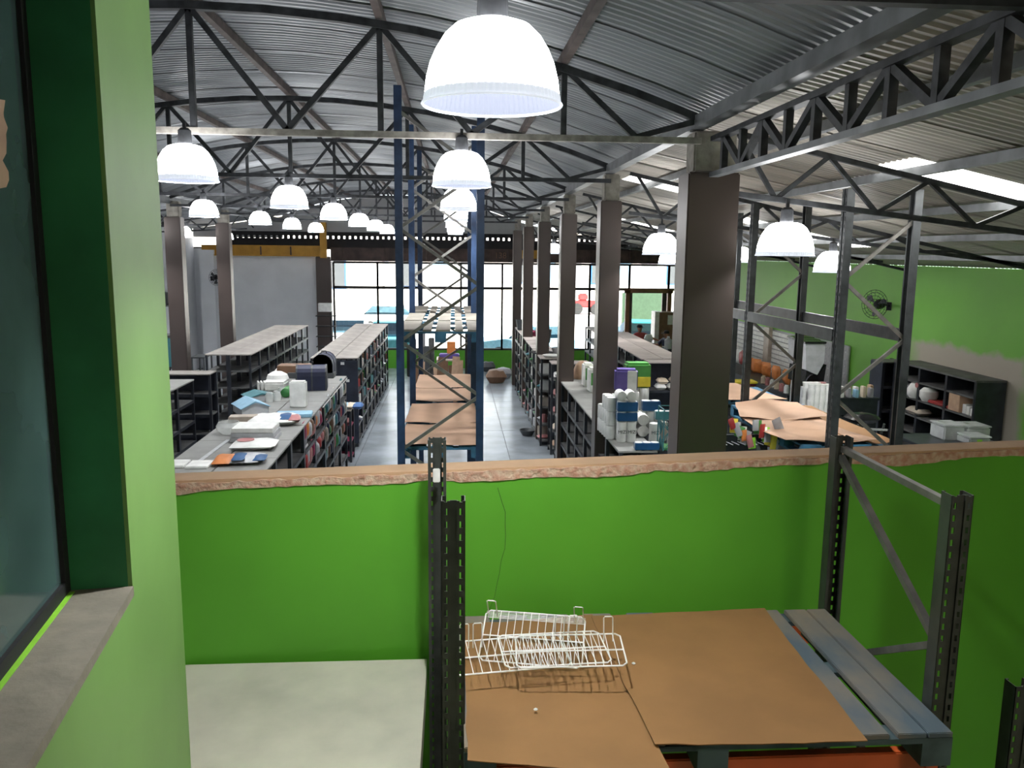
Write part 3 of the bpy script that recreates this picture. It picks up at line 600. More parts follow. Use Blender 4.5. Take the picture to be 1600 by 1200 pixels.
small('folded_cloth', 'folded pale cloth heap on the lower shelf of the wall unit', 'cloth', MB().pillow(0, 0, 0, .3, .5, .14, 4), 'beige', (8.2, 13.9, 1.572), smooth=True)
small('red_sticker', 'small round red sticker hanging on the wall unit post', 'sticker', MB().lathe([(.045, 0), (.045, .012)], 12, axis='x'), 'pink', (8.06, 13.8, 2.12))
st_t = None
for k, (px, py, w, h) in enumerate(((1483, 668, .3, .2), (1512, 672, .34, .18), (1500, 690, .3, .1))):
    a = aty(px, 690, 11.0); t = thing('storage_tub', 'clear plastic storage tub by the wall unit, %s' % ('left one', 'right one', 'lower middle one with a lime label')[k], 'tub', (P((1480, 1518, 1500)[k], 670, 11.1).x, 11.1-(.3 if k == 2 else 0), 0), 0, 'plastic storage tubs')
    zb_ = 1.8
    MB().cbox(-w/2, w/2, -.18, .18, zb_, zb_+h, .02).build('body', 'plastic', t); MB().cbox(-w/2-.01, w/2+.01, -.19, .19, zb_+h, zb_+h+.02, .008).build('lid', 'plastic', t)
    if k == 2: MB().box(-.05, .02, -.185, -.18, zb_+.02, zb_+.08).build('label', 'lime', t)
t = thing('counter', 'dark table in front of the wall unit carrying the plastic tubs', 'table', (6.95, 11.0, 0)); MB().cbox(-.6, .6, -.45, .4, 1.76, 1.8, .006).build('table_top', 'shelf_black', t)
for x in (-.55, .55):
    for y in (-.4, .35): MB().box(x-.025, x+.025, y-.025, y+.025, 0, 1.76).build('leg', 'shelf_black', t)
# wall fittings: fans, slat wall, peg board
def fan(label, loc, rz, wallmat='dark'):
    t = thing('wall_fan', label, 'fan', loc, rz)      # local +x away from the wall
    MB().box(0, .03, -.06, .06, -.08, .08).build('wall_plate', 'dark', t); MB().tube([(0, 0, 0), (.25, 0, .05)], .02).build('arm', 'dark', t)
    MB().lathe([(.03, 0), (.09, .03), (.1, .12), (.06, .2)], 16, (.25, 0, .05), 'x').build('motor', 'black_gloss', t, True)
    g = MB()
    for r in (.1, .17, .23, .28): g.tube([(.5, r*math.cos(a), .05+r*math.sin(a)) for a in [2*PI*i/24 for i in range(25)]], .005 if r < .3 else .009, 4)
    for i in range(16): a = 2*PI*i/16; g.tube([(.52, 0, .05), (.5, .28*math.cos(a), .05+.28*math.sin(a)), (.38, .2*math.cos(a), .05+.2*math.sin(a))], .003, 4)
    g.build('guard', 'dark', t)
    for i in range(3):
        a = 2*PI*i/3+.4; c, s = math.cos(a), math.sin(a)
        MB().add([(.46, .04*c, .05+.04*s), (.44, .22*math.cos(a-.3), .05+.22*math.sin(a-.3)), (.47, .24*c, .05+.24*s), (.49, .2*math.cos(a+.25), .05+.2*math.sin(a+.25)), (.45, .04*c+.002, .05+.05*s), (.43, .22*math.cos(a-.3), .05+.22*math.sin(a-.3)), (.46, .24*c, .05+.24*s), (.48, .2*math.cos(a+.25), .05+.2*math.sin(a+.25))], [(0, 1, 2, 3), (4, 7, 6, 5), (1, 5, 6, 2), (2, 6, 7, 3), (0, 4, 5, 1), (3, 7, 4, 0)]).build('blade', 'darkgrey', t)
    return t
f2 = fan('black wall fan on the green right wall', (8.6, 15.9, 3.36), PI-.0); f2.rotation_euler.z = PI+.5
fan('white-caged wall fan on the white left wall', (-8.5, 30.3, 3.3), -PI/2+.6)
sw = thing('slat_wall', 'white slatted display panel low on the far green wall', 'display panel', (8.57, 22.6, 0))
for i in range(12): MB().box(-.02, .02, -2.5, 2.5, .9+i*.12, .99+i*.12).build('slat', 'white', sw)
MB().box(.02, .028, -2.5, 2.5, .88, 2.36).build('back_panel', 'grey', sw)
small('wall_strip', 'grey upright post in front of the white slatted panel', 'post', MB().box(-.05, .05, -.18, .18, .4, 2.4), 'beige', (8.5, 21.9, 0))
pb = thing('peg_board', 'grey perforated display board on the green wall behind the dispensers', 'display panel', (8.56, 18.5, 0))
MB().box(-.02, .02, -1.15, 1.15, .9, 2.4).build('board', 'grey', pb)
m = MB()
for i in range(9):
    for j in range(14): m.box(-.032, -.02, -1.05+j*.16, -1.02+j*.16, 1.0+i*.155, 1.03+i*.155)
o = m.build('pegs', 'silver', pb); o['kind'] = 'stuff'
small('wall_socket', 'small black socket on the green wall above the chairs', 'socket', MB().cbox(-.03, .02, -.07, .07, -.08, .08, .01), 'dark', (8.58, 15.6, 2.28))
small('header_box', 'brown cardboard box on top of the peg board end', 'box', MB().cbox(-.12, .12, -.2, .2, 0, .22, .01), 'brown', (8.45, 19.4, 2.401))
# ---- goods right bay: counters at z from pixels, Y chosen
def table(name, label, cat, x0, x1, y0, y1, z, mt='shelf_black', skirt=True):
    t = thing(name, label, cat, ((x0+x1)/2, (y0+y1)/2, 0)); w = (x1-x0)/2; d_ = (y1-y0)/2
    MB().cbox(-w, w, -d_, d_, z-.04, z, .006).build('top', mt, t)
    if skirt: MB().box(-w+.02, w-.02, -d_+.02, d_-.02, 0, z-.04).build('body', mt, t)
    else:
        for x in (-w+.03, w-.03):
            for y in (-d_+.03, d_-.03): MB().box(x-.02, x+.02, y-.02, y+.02, 0, z-.04).build('leg', mt, t)
    return t
def gz(py, y): return aty(800, py, y).z
tb1 = table('counter', 'long black display counter below the white slatted panel', 'counter', 7.3, 8.3, 17.5, 23.5, 1.3)
tb2 = table('counter', 'black counter covered with small cartons near the green wall', 'counter', 6.35, 7.15, 13.3, 13.7, 1.98)
i = 0
for k in range(9):
    small('food_bag', 'orange pet food bag on the black counter, %s from the right' % ORD[k].replace('nearest', 'first'), 'bag', MB().pillow(0, 0, 0, .32, .27, .14, k), 'orange_bag', (7.75+.1*(k % 2), 18.9+.32*k, 1.31), group='orange food bags', smooth=True).rotation_euler = (0, PI/2, .1*k)
for o in [o for o in C.objects if o.name.startswith('food_bag')]: o.location.z = 1.31+.16; o.location.x += .05
for k in range(8):
    o = small('food_bag', '%s pet food bag beside the slatted panel, %s' % (('red and white', 'black and red')[k % 2], ORD[k].replace('nearest', 'first')+' beyond the orange bags'), 'bag', MB().pillow(0, 0, 0, .4, .45, .18, k+20), ('red', 'white', 'darkgrey', 'pink')[k % 4], (7.8, 22.0+.4*k, 1.55), group='red food bags', smooth=True); o.rotation_euler = (0, PI/2, 0)
for k in range(6): small('jar', 'small pale jar on the black counter edge, %s' % (ORD[k].replace('nearest', 'first')+' from the dispensers'), 'jar', MB().lathe([(.06, 0), (.06, .14), (.04, .16), (.04, .18)], 10), ('white', 'pink', 'cream')[k % 3], (7.4, 17.8+.28*k, 1.3), group='jars on the counter', smooth=True)
for k, (c, z) in enumerate((('orange_bag', 0), ('magenta', .06), ('yellow_bag', .12))): small('folded_bag', '%s flat pack stacked on the pallet aisle table' % ('orange', 'crimson', 'yellow')[k], 'pack', MB().cbox(-.5, .5, -.2, .2, 0, .05, .015), c, (6.4, 18.6-.1*k, 1.32+z))
table('table', 'low table carrying the flat coloured packs', 'table', 5.8, 7.0, 18.1, 19.0, 1.31)
# bulk dispensers
for k in range(3):
    y = 16.0+.42*k; x = P(1267-9*k, 560, y).x
    t = thing('bulk_dispenser', 'clear hopper pet food dispenser with black base, %s' % ('nearest', 'middle', 'farthest')[k], 'dispenser', (x, y, 0), 0, 'bulk dispensers')
    MB().prism([(-.16, 2.1), (-.2, 2.62), (.2, 2.62), (.2, 2.25), (.08, 2.0)], -.17, .17).build('hopper', 'silver', t)
    MB().cbox(-.22, .22, -.19, .19, 2.62, 2.66, .01).build('lid', 'black_gloss', t)
    MB().prism([(-.16, 1.75), (-.14, 2.08), (.08, 1.98), (.26, 2.2), (.22, 1.75)], -.15, .15).build('chute', 'black_gloss', t)
    MB().lathe([(.14, .0), (.14, 1.75)], 16).build('bin', 'silver', t, True)
bc = thing('rounded_chair', 'black chair with a tall rounded back near the dispensers', 'chair', (6.35, 13.9, 0), .3)
pr = [(-.28, 1.0), (.28, 1.0), (.28, 2.0)]+[(.28*math.cos(a), 2.0+.28*math.sin(a)) for a in [PI*i/10 for i in range(1, 10)]]+[(-.28, 2.0)]
MB().prism(pr, -.02, .02).build('backrest', 'black_gloss', bc); MB().cbox(-.28, .28, -.45, 0, 1.0, 1.06, .02).build('seat', 'black_gloss', bc)
for x in (-.25, .25):
    for y in (-.42, -.03): MB().tube([(x, y, 0), (x, y, 1.0)], .018).build('leg', 'darkgrey', bc)
bc.location = (P(1274, 600, 14.2).x-.02, 14.3, 0); bc.scale = (.62, .8, .98)
for k in range(8):
    small('cup_stack', 'stack of white paper cups by the dark rack, %s' % ORD[k].replace('nearest', 'first'), 'cups', MB().lathe([(.05, 0), (.062, .2), (.05, .2), (.065, .38), (.05, .38), (.06, .45)], 12), ('white', 'pink')[k % 2 if k > 5 else 0], (P(1273, 610, 12.3).x+.085*(k % 4)-.05, 12.3+.2*(k//4), 1.93), group='white cup stacks', smooth=True)
table('table', 'narrow black stand under the white cup stacks', 'table', P(1273, 610, 12.3).x-.15, P(1273, 610, 12.3).x+.3, 12.15, 12.65, 1.93)
for k in range(12):
    c = ('orange_bag', 'red', 'white', 'grey', 'grey', 'tan', 'lightblue', 'white', 'cream', 'teal', 'grey', 'tan')[k]
    small('small_carton', 'small %s carton on the black counter, %s from the left' % ({'orange_bag': 'orange'}.get(c, c), ('first second third fourth fifth sixth seventh eighth ninth tenth eleventh twelfth'.split())[k]), 'carton', MB().cbox(-.028, .028, -.06, .06, 0, .13+.03*(k*7 % 3), .006), c, (6.39+.064*k, 13.4+.14*(k % 2), 1.98), group='cartons on the black counter')
# dark stroller-like chair
sc = thing('folding_chair', 'black folding chair with a grey rail in front of the carton counter', 'chair', (6.35, 12.3, 0), .1)
MB().pillow(0, 0, 1.78, .5, .4, .14, 3).build('seat', 'black_gloss', sc, True); MB().bar((-.28, -.24, 1.74), (.28, -.24, 1.7), .03).build('rail', 'silver', sc)
for x in (-.22, .22): MB().tube([(x, -.2, 0), (x, .25, 1.8)], .018).build('leg', 'darkgrey', sc); MB().tube([(x, .25, 0), (x, -.25, 1.8)], .018).build('leg', 'darkgrey', sc)
# hanging colourful packets under the dark grey rack (seen left of the pallets)
hp = MB().pillow(0, 0, -.1, .12, .2, .05, 2).mesh('hanging_packet', 'red')
cols = ['red', 'yellow_bag', 'silver', 'grey', 'green_bag', 'white', 'orange_bag', 'grey', 'leaf', 'pink', 'lime', 'darkgrey', 'silver', 'green_bag', 'beige', 'red', 'white', 'lime', 'grey', 'yellow_bag']
for k in range(24):
    c = cols[k % 20]; px = 1143+3.1*k; py = 662+(k*37 % 34); a = P(px, py, 8.95+.06*(k % 3))
    nm_ = {'yellow_bag': 'yellow', 'green_bag': 'green', 'orange_bag': 'orange'}.get(c, c)
    o = small('hanging_packet', 'small %s hanging packet right of the big pillar, place %s from it' % (nm_, ('first second third fourth fifth sixth seventh eighth ninth tenth eleventh twelfth thirteenth fourteenth fifteenth sixteenth seventeenth eighteenth nineteenth twentieth'.split()+['21st', '22nd', '23rd', '24th'])[k]), 'packet', MB().pillow(0, 0, 0, .07+.02*(k % 3), .13+.03*(k % 2), .03, k), c, tuple(a), group='packets hanging by the big pillar', smooth=True)
    o.rotation_euler = (PI/2+R.uniform(-.2, .2), R.uniform(-.5, .5), R.uniform(-.3, .3))
hs = thing('display_stand', 'black display stand with hooks full of packets right of the big pillar', 'display stand', (3.3, 9.22, 0))
MB().box(-.25, .35, 0, .03, .4, 2.28).build('back_panel', 'shelf_black', hs); MB().cbox(-.4, .5, -.3, .1, 0, .1, .01).build('base', 'shelf_black', hs)
for k in range(8): MB().tube([(-.22+.07*k, 0, 2.2), (-.22+.07*k, -.25, 2.22)], .005).build('hook', 'silver', hs)
# ---- goods on shelves
def unitpt(u, a, b, z):  # a along length, b depth (front negative)
    r = u.rotation_euler.z; return (u.location.x+a*math.cos(r)-b*math.sin(r), u.location.y+a*math.sin(r)+b*math.cos(r), z)
CN = {'yellow_bag': 'yellow', 'green_bag': 'green', 'orange_bag': 'orange', 'beige': 'beige', 'lightblue': 'light blue', 'darkgrey': 'dark grey', 'navy': 'navy blue'}
PK = {}
def packet_mesh(kind, c):
    if (kind, c) not in PK:
        if kind == 0: m = MB().pillow(0, 0, 0, .2, .3, .07, len(PK))
        elif kind == 1: m = MB().cbox(-.1, .1, -.1, .1, 0, .2, .01)
        else: m = MB().lathe([(.07, 0), (.08, .03), (.08, .16), (.05, .2)], 12)
        PK[(kind, c)] = m.mesh('goods', c, True)
    return PK[(kind, c)]
LV = [.12+1.88*i/5 for i in range(5)]; LN_ = ['bottom', 'second', 'third', 'fourth', 'top']
def stock(units, where, pal, levels, per, group, hang=False, seed=1, base=0):
    q = random.Random(seed)
    for ui, u in enumerate(units):
        for lv in levels:
            cs = q.sample(pal, min(per, len(pal)))
            for k, c in enumerate(cs):
                kind = 0 if hang else q.choice((0, 1, 1, 2)); a = -.34+.68*(k+.5)/len(cs)
                nm = ('hanging_packet' if hang else 'goods_bag' if kind == 0 else 'carton' if kind == 1 else 'canister')
                cat = {'hanging_packet': 'packet', 'goods_bag': 'bag', 'carton': 'carton', 'canister': 'canister'}[nm]
                x, y, z = unitpt(u, a, (-.2 if hang else -.12), LV[lv]+(.2+q.uniform(-.05, .06) if hang else .001))
                o = link(nm, packet_mesh(kind, c), None, (x, y, z), (0, 0, u.rotation_euler.z+q.uniform(-.2, .2)))
                if hang: o.rotation_euler = (PI/2, q.uniform(-.15, .15), u.rotation_euler.z); o.location.x += .0
                elif kind == 0: o.location.z += .0
                o.scale = (q.uniform(.6, .95), q.uniform(.6, 1.05), q.uniform(.7, 1.5)) if hang else (q.uniform(.8, 1.1),)*3
                tag(o, '%s %s on the %s shelf of the %s unit %s' % (CN.get(c, c), {'hanging_packet': 'packet hung', 'goods_bag': 'bag', 'carton': 'carton', 'canister': 'canister'}[nm], LN_[lv], ORD[ui+base], where), cat, group)
pal1 = ['red', 'pink', 'orange_bag', 'white', 'grey', 'silver']; pal2 = ['grey', 'white', 'silver', 'teal', 'navy', 'darkgrey', 'beige', 'brown', 'leaf', 'red']
stock(IT[3:5], 'of the near island', ['red', 'pink', 'orange_bag', 'magenta', 'brown', 'darkgrey', 'silver', 'grey'], (3, 4), 7, 'packets on the near island', True, 2, 3)
stock(IT[5:], 'of the near island', pal2, (2, 3, 4), 6, 'packets on the near island', True, 3, 5)
stock(IA, 'of the middle island', pal2, (1, 2, 3, 4), 3, 'goods on the middle island', False, 4)
stock(IR, 'right of the aisle', ['grey', 'white', 'darkgrey', 'silver', 'beige', 'pink', 'teal', 'leaf'], (0, 1, 2, 3, 4), 2, 'goods right of the aisle', False, 5)
small('orange_scarf', 'crumpled orange-yellow cloth on a shelf at the far left edge', 'cloth', MB().pillow(0, 0, 0, .25, .4, .12, 9), 'yellow_bag', (-4.9, 13.9, .88), group=None, smooth=True)
small('blue_roll_pack', 'small blue pack inside the near right shelving', 'pack', MB().cbox(-.1, .1, -.15, .15, 0, .2, .03), 'blue', (2.15, 11.6, 1.26))
a0 = 1
for k, (px, c) in enumerate(((528, 'white'), (540, 'lightblue'), (549, 'cream'), (559, 'blue'))): a = P(px, 640, 17.1); small('soft_pack', '%s soft pack on top of the crimson-shelved low unit' % CN.get(c, c), 'pack', MB().pillow(0, 0, 0, .22, .3, .12, k), c, (a.x, 17.15, 1.101), group='packs on the crimson unit', smooth=True)
for k, (x, z, c) in enumerate(((-.25, .76, 'white'), (0, .76, 'silver'), (.25, .76, 'pink'), (-.2, .44, 'grey'), (.1, .44, 'silver'))):
    small('soft_pack', '%s soft pack on the %s shelf inside the crimson-shelved low unit%s' % (c, 'upper' if z > .5 else 'lower', ', left one' if x < -.1 else ''), 'pack', MB().pillow(0, 0, 0, .24, .3, .12, k+9), c, (-2.5+x, 17.12, z+.025), group='packs on the crimson unit', smooth=True)
k = 0
for z, c in ((LV[4], 'white'), (LV[3], 'pink'), (LV[2], 'pink'), (LV[1], 'cream'), (LV[0], 'tan')):
    for x in (-.25, 0, .25):
        small('soft_pack', '%s soft pack on the end shelf by the second pillar, %s shelf, %s' % (c, LN_[[LV[4], LV[3], LV[2], LV[1], LV[0]].index(z)*-1+4], {-.25: 'left', 0: 'middle', .25: 'right'}[x]), 'pack', MB().pillow(0, 0, 0, .24, .34, .16, k), c, (2.52+x, 17.68, z+.001), group='packs on the end shelf', smooth=True); k += 1
for k, (x, z) in enumerate(((-.22, 0), (-.18, .13), (.05, 0), (.25, 0), (.28, .14), (.1, .15), (.27, .27))):
    small('white_bag', 'cream plastic bag on the end shelf of the right-hand island, %s' % ('bottom left', 'upper left', 'bottom middle', 'bottom right', 'middle right', 'middle of the second layer', 'topmost')[k], 'bag', MB().pillow(0, 0, 0, .24, .32, .13, k), 'cream' if k % 2 else 'white', (4.78+x, 17.86, 1.373+z), group='cream bags', smooth=True)
# ---- clutter on the near left island (top at z = 2.0)
T = 2.0
def on(px, py, z=T): a = atz(px, py, z); return (a.x, a.y, z+.001)
small('white_tray', 'white flat tray at the near corner of the cluttered island', 'tray', MB().cbox(-.12, .12, -.14, .14, 0, .03, .006), 'white', on(312, 728))
small('white_tray', 'second white flat tray, at the very left end by the parapet', 'tray', MB().cbox(-.1, .1, -.14, .14, 0, .03, .006), 'white', on(278, 727))
small('ruler', 'long pale folded rule lying along the cluttered island', 'rule', MB().cbox(-.025, .025, -.65, .65, 0, .012, .003), 'silver', on(330, 708), -.04)
small('cable_ring', 'coiled black cable ring by the white tray', 'cable', MB().tube([(.09*math.cos(a), .11*math.sin(a), .008) for a in [2*PI*i/20 for i in range(21)]], .006), 'dark', on(316, 727))
t = thing('folded_sack', 'folded orange, white and blue plastic sack at the near edge of the island', 'sack', on(370, 722), .1)
MB().pillow(-.13, 0, 0, .22, .42, .07, 2).build('orange_end', 'orange_bag', t, True); MB().pillow(.12, 0, .0, .34, .4, .08, 3).build('white_part', 'silver', t, True); MB().pillow(.04, -.05, .05, .14, .34, .045, 4).build('blue_band', 'roll_blue', t, True); MB().pillow(.26, -.05, .03, .14, .26, .05, 5).build('blue_corner', 'roll_blue', t, True)
t = thing('white_sack', 'plump white plastic bag with a faint red logo overhanging the island edge', 'sack', on(398, 700), .05); MB().pillow(0, 0, 0, .52, .4, .1, 7, 8, 6).build('bag', 'white', t, True)
MB().lathe([(.07, .098), (.1, .1), (.1, .104), (.07, .104)], 20, (-.1, 0, 0)).build('logo', 'pink', t)
bx = thing('box_stack', 'stack of three flat white boxes on the cluttered island', 'boxes', on(400, 686))
for k in range(3): MB().cbox(-.27+.01*k, .27-.01*k, -.2, .22, .06*k, .055+.06*k, .005).build('flat_box', ('silver', 'silver', 'white')[k], bx)
small('glass_dish', 'round grey glass dish on the cluttered island', 'dish', MB().lathe([(.1, 0), (.15, .05), (.16, .1), (.13, .15), (.12, .15), (.13, .1), (.1, .02)], 20), 'clear', on(358, 677), smooth=True)
small('long_box', 'long beige box behind the glass dish', 'box', MB().cbox(-.2, .2, -.1, .1, 0, .12, .006), 'beige', on(383, 663), .1)
t = thing('white_sack', 'large white and blue pet food sack lying across the island', 'sack', on(428, 662), .15); MB().pillow(0, 0, 0, .66, .5, .13, 11, 8, 6).build('bag', 'white', t, True); MB().pillow(.16, -.06, .05, .2, .3, .09, 12).build('blue_print', 'roll_blue', t, True); MB().pillow(.28, -.1, .04, .16, .26, .09, 14).build('red_print', 'pink', t, True); MB().pillow(-.24, 0, .03, .1, .36, .07, 13).build('blue_stripe', 'blue', t, True)
small('paper_pack', 'white and blue flat pack beyond the large sack', 'pack', MB().cbox(-.25, .25, -.15, .15, 0, .05, .01), 'lightblue', on(460, 650), .1)
def open_box(label, px, py, c, w, d_, h, rz):
    t = thing('folder_box', label, 'folder', on(px, py), rz)
    MB().prism([(-w/2, 0), (w/2, 0), (w/2, h*.6), (0, h), (-w/2, h*.55)], -d_/2, d_/2).build('body', 'silver', t)
    MB().add([(-w/2-.02, -d_/2-.02, h*.56), (0, -d_/2-.02, h+.012), (0, d_/2+.02, h+.012), (-w/2-.02, d_/2+.02, h*.56), (w/2+.02, -d_/2-.02, h*.61), (w/2+.02, d_/2+.02, h*.61), (-w/2-.02, -d_/2-.02, h*.52), (0, -d_/2-.02, h-.01), (0, d_/2+.02, h-.01), (-w/2-.02, d_/2+.02, h*.52), (w/2+.02, -d_/2-.02, h*.57), (w/2+.02, d_/2+.02, h*.57)],
             [(0, 1, 2, 3), (1, 4, 5, 2), (6, 9, 8, 7), (7, 8, 11, 10), (0, 6, 7, 1), (1, 7, 10, 4), (3, 2, 8, 9), (2, 5, 11, 8), (0, 3, 9, 6), (4, 10, 11, 5)]).build('cover', c, t)
open_box('big light blue ring folder box lying on the island', 392, 645, 'lightblue', .38, .5, .2, .5)
open_box('teal folder lying behind the light blue one', 404, 624, 'teal', .4, .4, .12, .5)
for k, (px, py) in enumerate(((421, 628), (433, 626), (440, 620))): small('clear_jar', 'small clear jar behind the folders, %s' % ('left', 'middle', 'right')[k], 'jar', MB().lathe([(.06, 0), (.065, .1), (.05, .13), (.05, .15)], 12), 'clear', on(px, py), smooth=True, group='clear jars')
t = thing('green_bottle', 'green bottle lying on its side with a black nozzle', 'bottle', on(450, 618)); MB().lathe([(.05, -.22), (.075, -.2), (.075, .1), (.03, .2)], 14, (0, 0, .076), 'y').build('body', 'leaf', t, True); MB().lathe([(.03, .2), (.05, .26), (.045, .42)], 10, (0, 0, .076), 'y').build('nozzle', 'dark', t, True)
small('white_canister', 'tall white square canister standing on the cluttered island', 'canister', MB().cbox(-.12, .12, -.09, .09, 0, .4, .02), 'white', on(467, 636))
for k in range(3): small('book', 'thin white panel standing on edge, %s of three' % ('first', 'second', 'third')[k], 'panel', MB().cbox(-.012, .012, -.12, .12, 0, .18, .003), 'white', on(404+5*k, 613), .3)
small('white_tub', 'rectangular white tub with lid on the cluttered island', 'tub', MB().cbox(-.2, .2, -.16, .16, 0, .16, .03), 'white', on(430, 610))
small('white_dome', 'white domed bowl behind the rectangular tub', 'bowl', MB().lathe([(.16, 0), (.2, .06), (.17, .14), (.08, .19)], 18), 'white', on(434, 597), smooth=True)
small('white_dome', 'small white domed lid, farthest of the white bowls', 'bowl', MB().lathe([(.13, 0), (.14, .1), (.1, .15), (.05, .18)], 18), 'white', on(441, 588), smooth=True)
small('brown_box', 'brown cardboard box beside the pet carriers', 'box', MB().cbox(-.3, .3, -.2, .2, 0, .22, .006), 'brown', on(462, 588))
small('long_dark_box', 'long dark flat box at the far end of the cluttered island', 'box', MB().cbox(-.42, .42, -.15, .15, 0, .1, .006), 'darkgrey', (-2.62, 15.52, 2.001))
def carrier(label, px, py, s, c):
    t = thing('pet_carrier', label, 'pet carrier', on(px, py), 0); w, h = .17*s, .4*s
    pr = [(-w, 0), (w, 0), (w, h-.17*s)]+[(w*math.cos(a), h-.17*s+.17*s*math.sin(a)) for a in [PI*i/8 for i in range(1, 8)]]+[(-w, h-.17*s)]
    MB().prism(pr, -.24*s, .24*s).build('shell', c, t)
    for y in (-.24*s, -.02, .22*s): MB().prism([(x*1.04, z*1.02) for x, z in pr], y, y+.025).build('rib', 'darkgrey', t)
    MB().tube([(-.05, -.02, h), (-.04, -.02, h+.04), (.04, -.02, h+.04), (.05, -.02, h)], .01).build('handle', 'dark', t)
    return t
c1 = carrier('dark blue-grey arched pet carrier, front one of two', 488, 608, 1.05, 'navy'); c1.rotation_euler.z = PI/2+.1
c2 = carrier('dark pet carrier standing behind the front one, doorway side out', 507, 588, 1.1, 'navy')
small('price_strip', 'thin white price strip holders along the near island edge', 'price strip', MB().box(-.002, .002, -1.5, 1.5, 0, .02), 'white', (-1.995, 14.2, 1.95))
# ---- toilet roll stacks right (on top at z 2.0)
def roll_pack(label, x, y, z, c, nx=2, nz=2, band=None, text=None, lie=False, r=.055, hh=.2, grp_='toilet roll packs'):
    t = thing('toilet_roll_pack', label, 'toilet rolls', (x, y, z), 0, grp_); m = MB()
    for i in range(nx):
        for k in range(nz):
            X = (i-(nx-1)/2)*2*r
            if lie: m.lathe([(r*.3, -.1), (r*.95, -.1), (r, -.09), (r, .09), (r*.95, .1), (r*.3, .1)], 14, (X, 0, r+2*r*k), 'y')
            else: m.lathe([(r*.94, .002+hh*k), (r, .012+hh*k), (r, hh-.012+hh*k), (r*.94, hh-.002+hh*k)], 14, (X, 0, 0))
    m.build('rolls', c, t, True)
    if not lie:
        for i in range(nx): m2 = MB().lathe([(r, .002+hh*.0), (r*.98, hh*nz-.002)], 4)
        if band:
            for k in range(nz): MB().cbox(-nx*r+.002, nx*r-.002, -r-.006, r, .008+hh*k, hh-.006+hh*k, .006).build('wrapper', band, t)
    if text:
        cv = bpy.data.curves.new('lettering', 'FONT'); cv.body = text; cv.size = .06; cv.extrude = .001; cv.align_x = 'CENTER'; cv.materials.append(M['darkgrey'])
        for i in range(nx): o = meshify('lettering', cv); o.parent = t; o.location = ((i-(nx-1)/2)*2*r, -r-.004, hh*.45); o.rotation_euler = (PI/2, 0, 0)
    return t
def R2(px, py, z): a = atz(px, py, z); return a.x, a.y
bx0, by0 = R2(978, 690, 2.0)
roll_pack('tall white roll pack with dark lettering, bottom left of the stack', bx0-.0, by0, 2.0, 'white', 2, 1, text='MIZI', r=.062, hh=.26)
roll_pack('blue-wrapped roll pack on the lettered pack, lower of the two', bx0, by0+.01, 2.265, 'white', 2, 1, 'roll_blue', r=.064, hh=.12)
roll_pack('blue-wrapped roll pack, upper of the two in the front stack', bx0, by0+.01, 2.388, 'white', 2, 1, 'roll_blue', r=.064, hh=.13)
roll_pack('roll pack lying so that the hollow roll ends show, top of the stack', bx0-.01, by0+.08, 2.522, 'white', 2, 1, lie=True, r=.062)
for k in range(5):
    roll_pack('plain white roll pack in the line behind the lettered pack, %s' % ORD[k], bx0-.11-.005*k, by0+.16+.13*k, 2.0, 'white', 2, 3 if k < 3 else 2, r=.06, hh=.18)
xx, yy = R2(1022, 690, 2.0)
roll_pack('white roll pack with small dark lettering, in front of the wire basket', xx, yy, 2.0, 'white', 1, 1, text='MIZI', r=.07, hh=.24)
xx, yy = R2(1036, 688, 2.0); roll_pack('plain tall roll pack just left of the wire basket', xx+.0, yy+.02, 2.0, 'beige', 1, 1, r=.06, hh=.24)
roll_pack('teal-banded roll pack above the plain one beside the basket', xx+.02, yy+.12, 2.245, 'white', 2, 1, 'teal', r=.055, hh=.12)
roll_pack('white roll pack behind, lying with its round end showing', bx0+.2, by0+.35, 2.0, 'white', 2, 2, lie=True, r=.075)
roll_pack('blue-banded roll pack far right of the stack', bx0+.42, by0+.5, 2.3, 'white', 2, 1, 'roll_blue', r=.06, hh=.14)
roll_pack('white roll pack under the far right banded one', bx0+.42, by0+.5, 2.0, 'white', 3, 2, r=.055, hh=.148)
roll_pack('loose roll pack with blue print lying lowest, just above the parapet', *R2(1010, 703, 2.0), 2.0, 'white', 3, 1, 'roll_blue', r=.05, hh=.1)
def pack(label, x, y, z, w, d_, h, c, panel, pc, rz=0):
    t = thing('tissue_pack', label, 'pack', (x, y, z), rz, 'large soft packs'); MB().cbox(-w/2, w/2, -d_/2, d_/2, 0, h, .03).build('body', c, t, True)
    MB().cbox(panel[0]*w-w/2, panel[1]*w-w/2, -d_/2-.006, -d_/2+.01, panel[2]*h, panel[3]*h, .004).build('print', pc, t); return t
pack('purple and white soft pack standing on top of the roll stack', 2.27, by0+.6, 2.545, .3, .22, .3, 'purple', (.55, .96, .05, .95), 'white', -.15)
pack('green and yellow soft pack behind the purple one', 2.5, by0+.98, 2.541, .34, .25, .34, 'green_bag', (.3, .98, .05, .45), 'yellow_bag')
for k in range(4): pack('%s soft pack on the shelf top behind the second pillar, %s' % (('lime green', 'white and green')[k % 2], ORD[k]), 2.62-.24*(k % 2)+.0, 13.6+.3*k, 2.0, .18, .25, .42, ('lime', 'white')[k % 2], (.2, .8, .3, .8), ('white', 'green_bag')[k % 2])
table('counter', 'grey shelf top widening the near right row under the roll packs', 'counter', 2.47, 2.95, 9.6, 15.9, 1.998, 'shelf_black')
small('peach_dome', 'peach-coloured rounded pet bed dome on the shelf top', 'pet bed', MB().lathe([(.17, 0), (.17, .12), (.13, .25), (.05, .33), (.01, .34)], 18), 'tan', (2.42, 15.4, 2.0), smooth=True)
tb = thing('wire_basket', 'green wire basket beside the big pillar', 'basket', (*R2(1049, 700, 2.0), 2.0))
g = MB(); q = .14
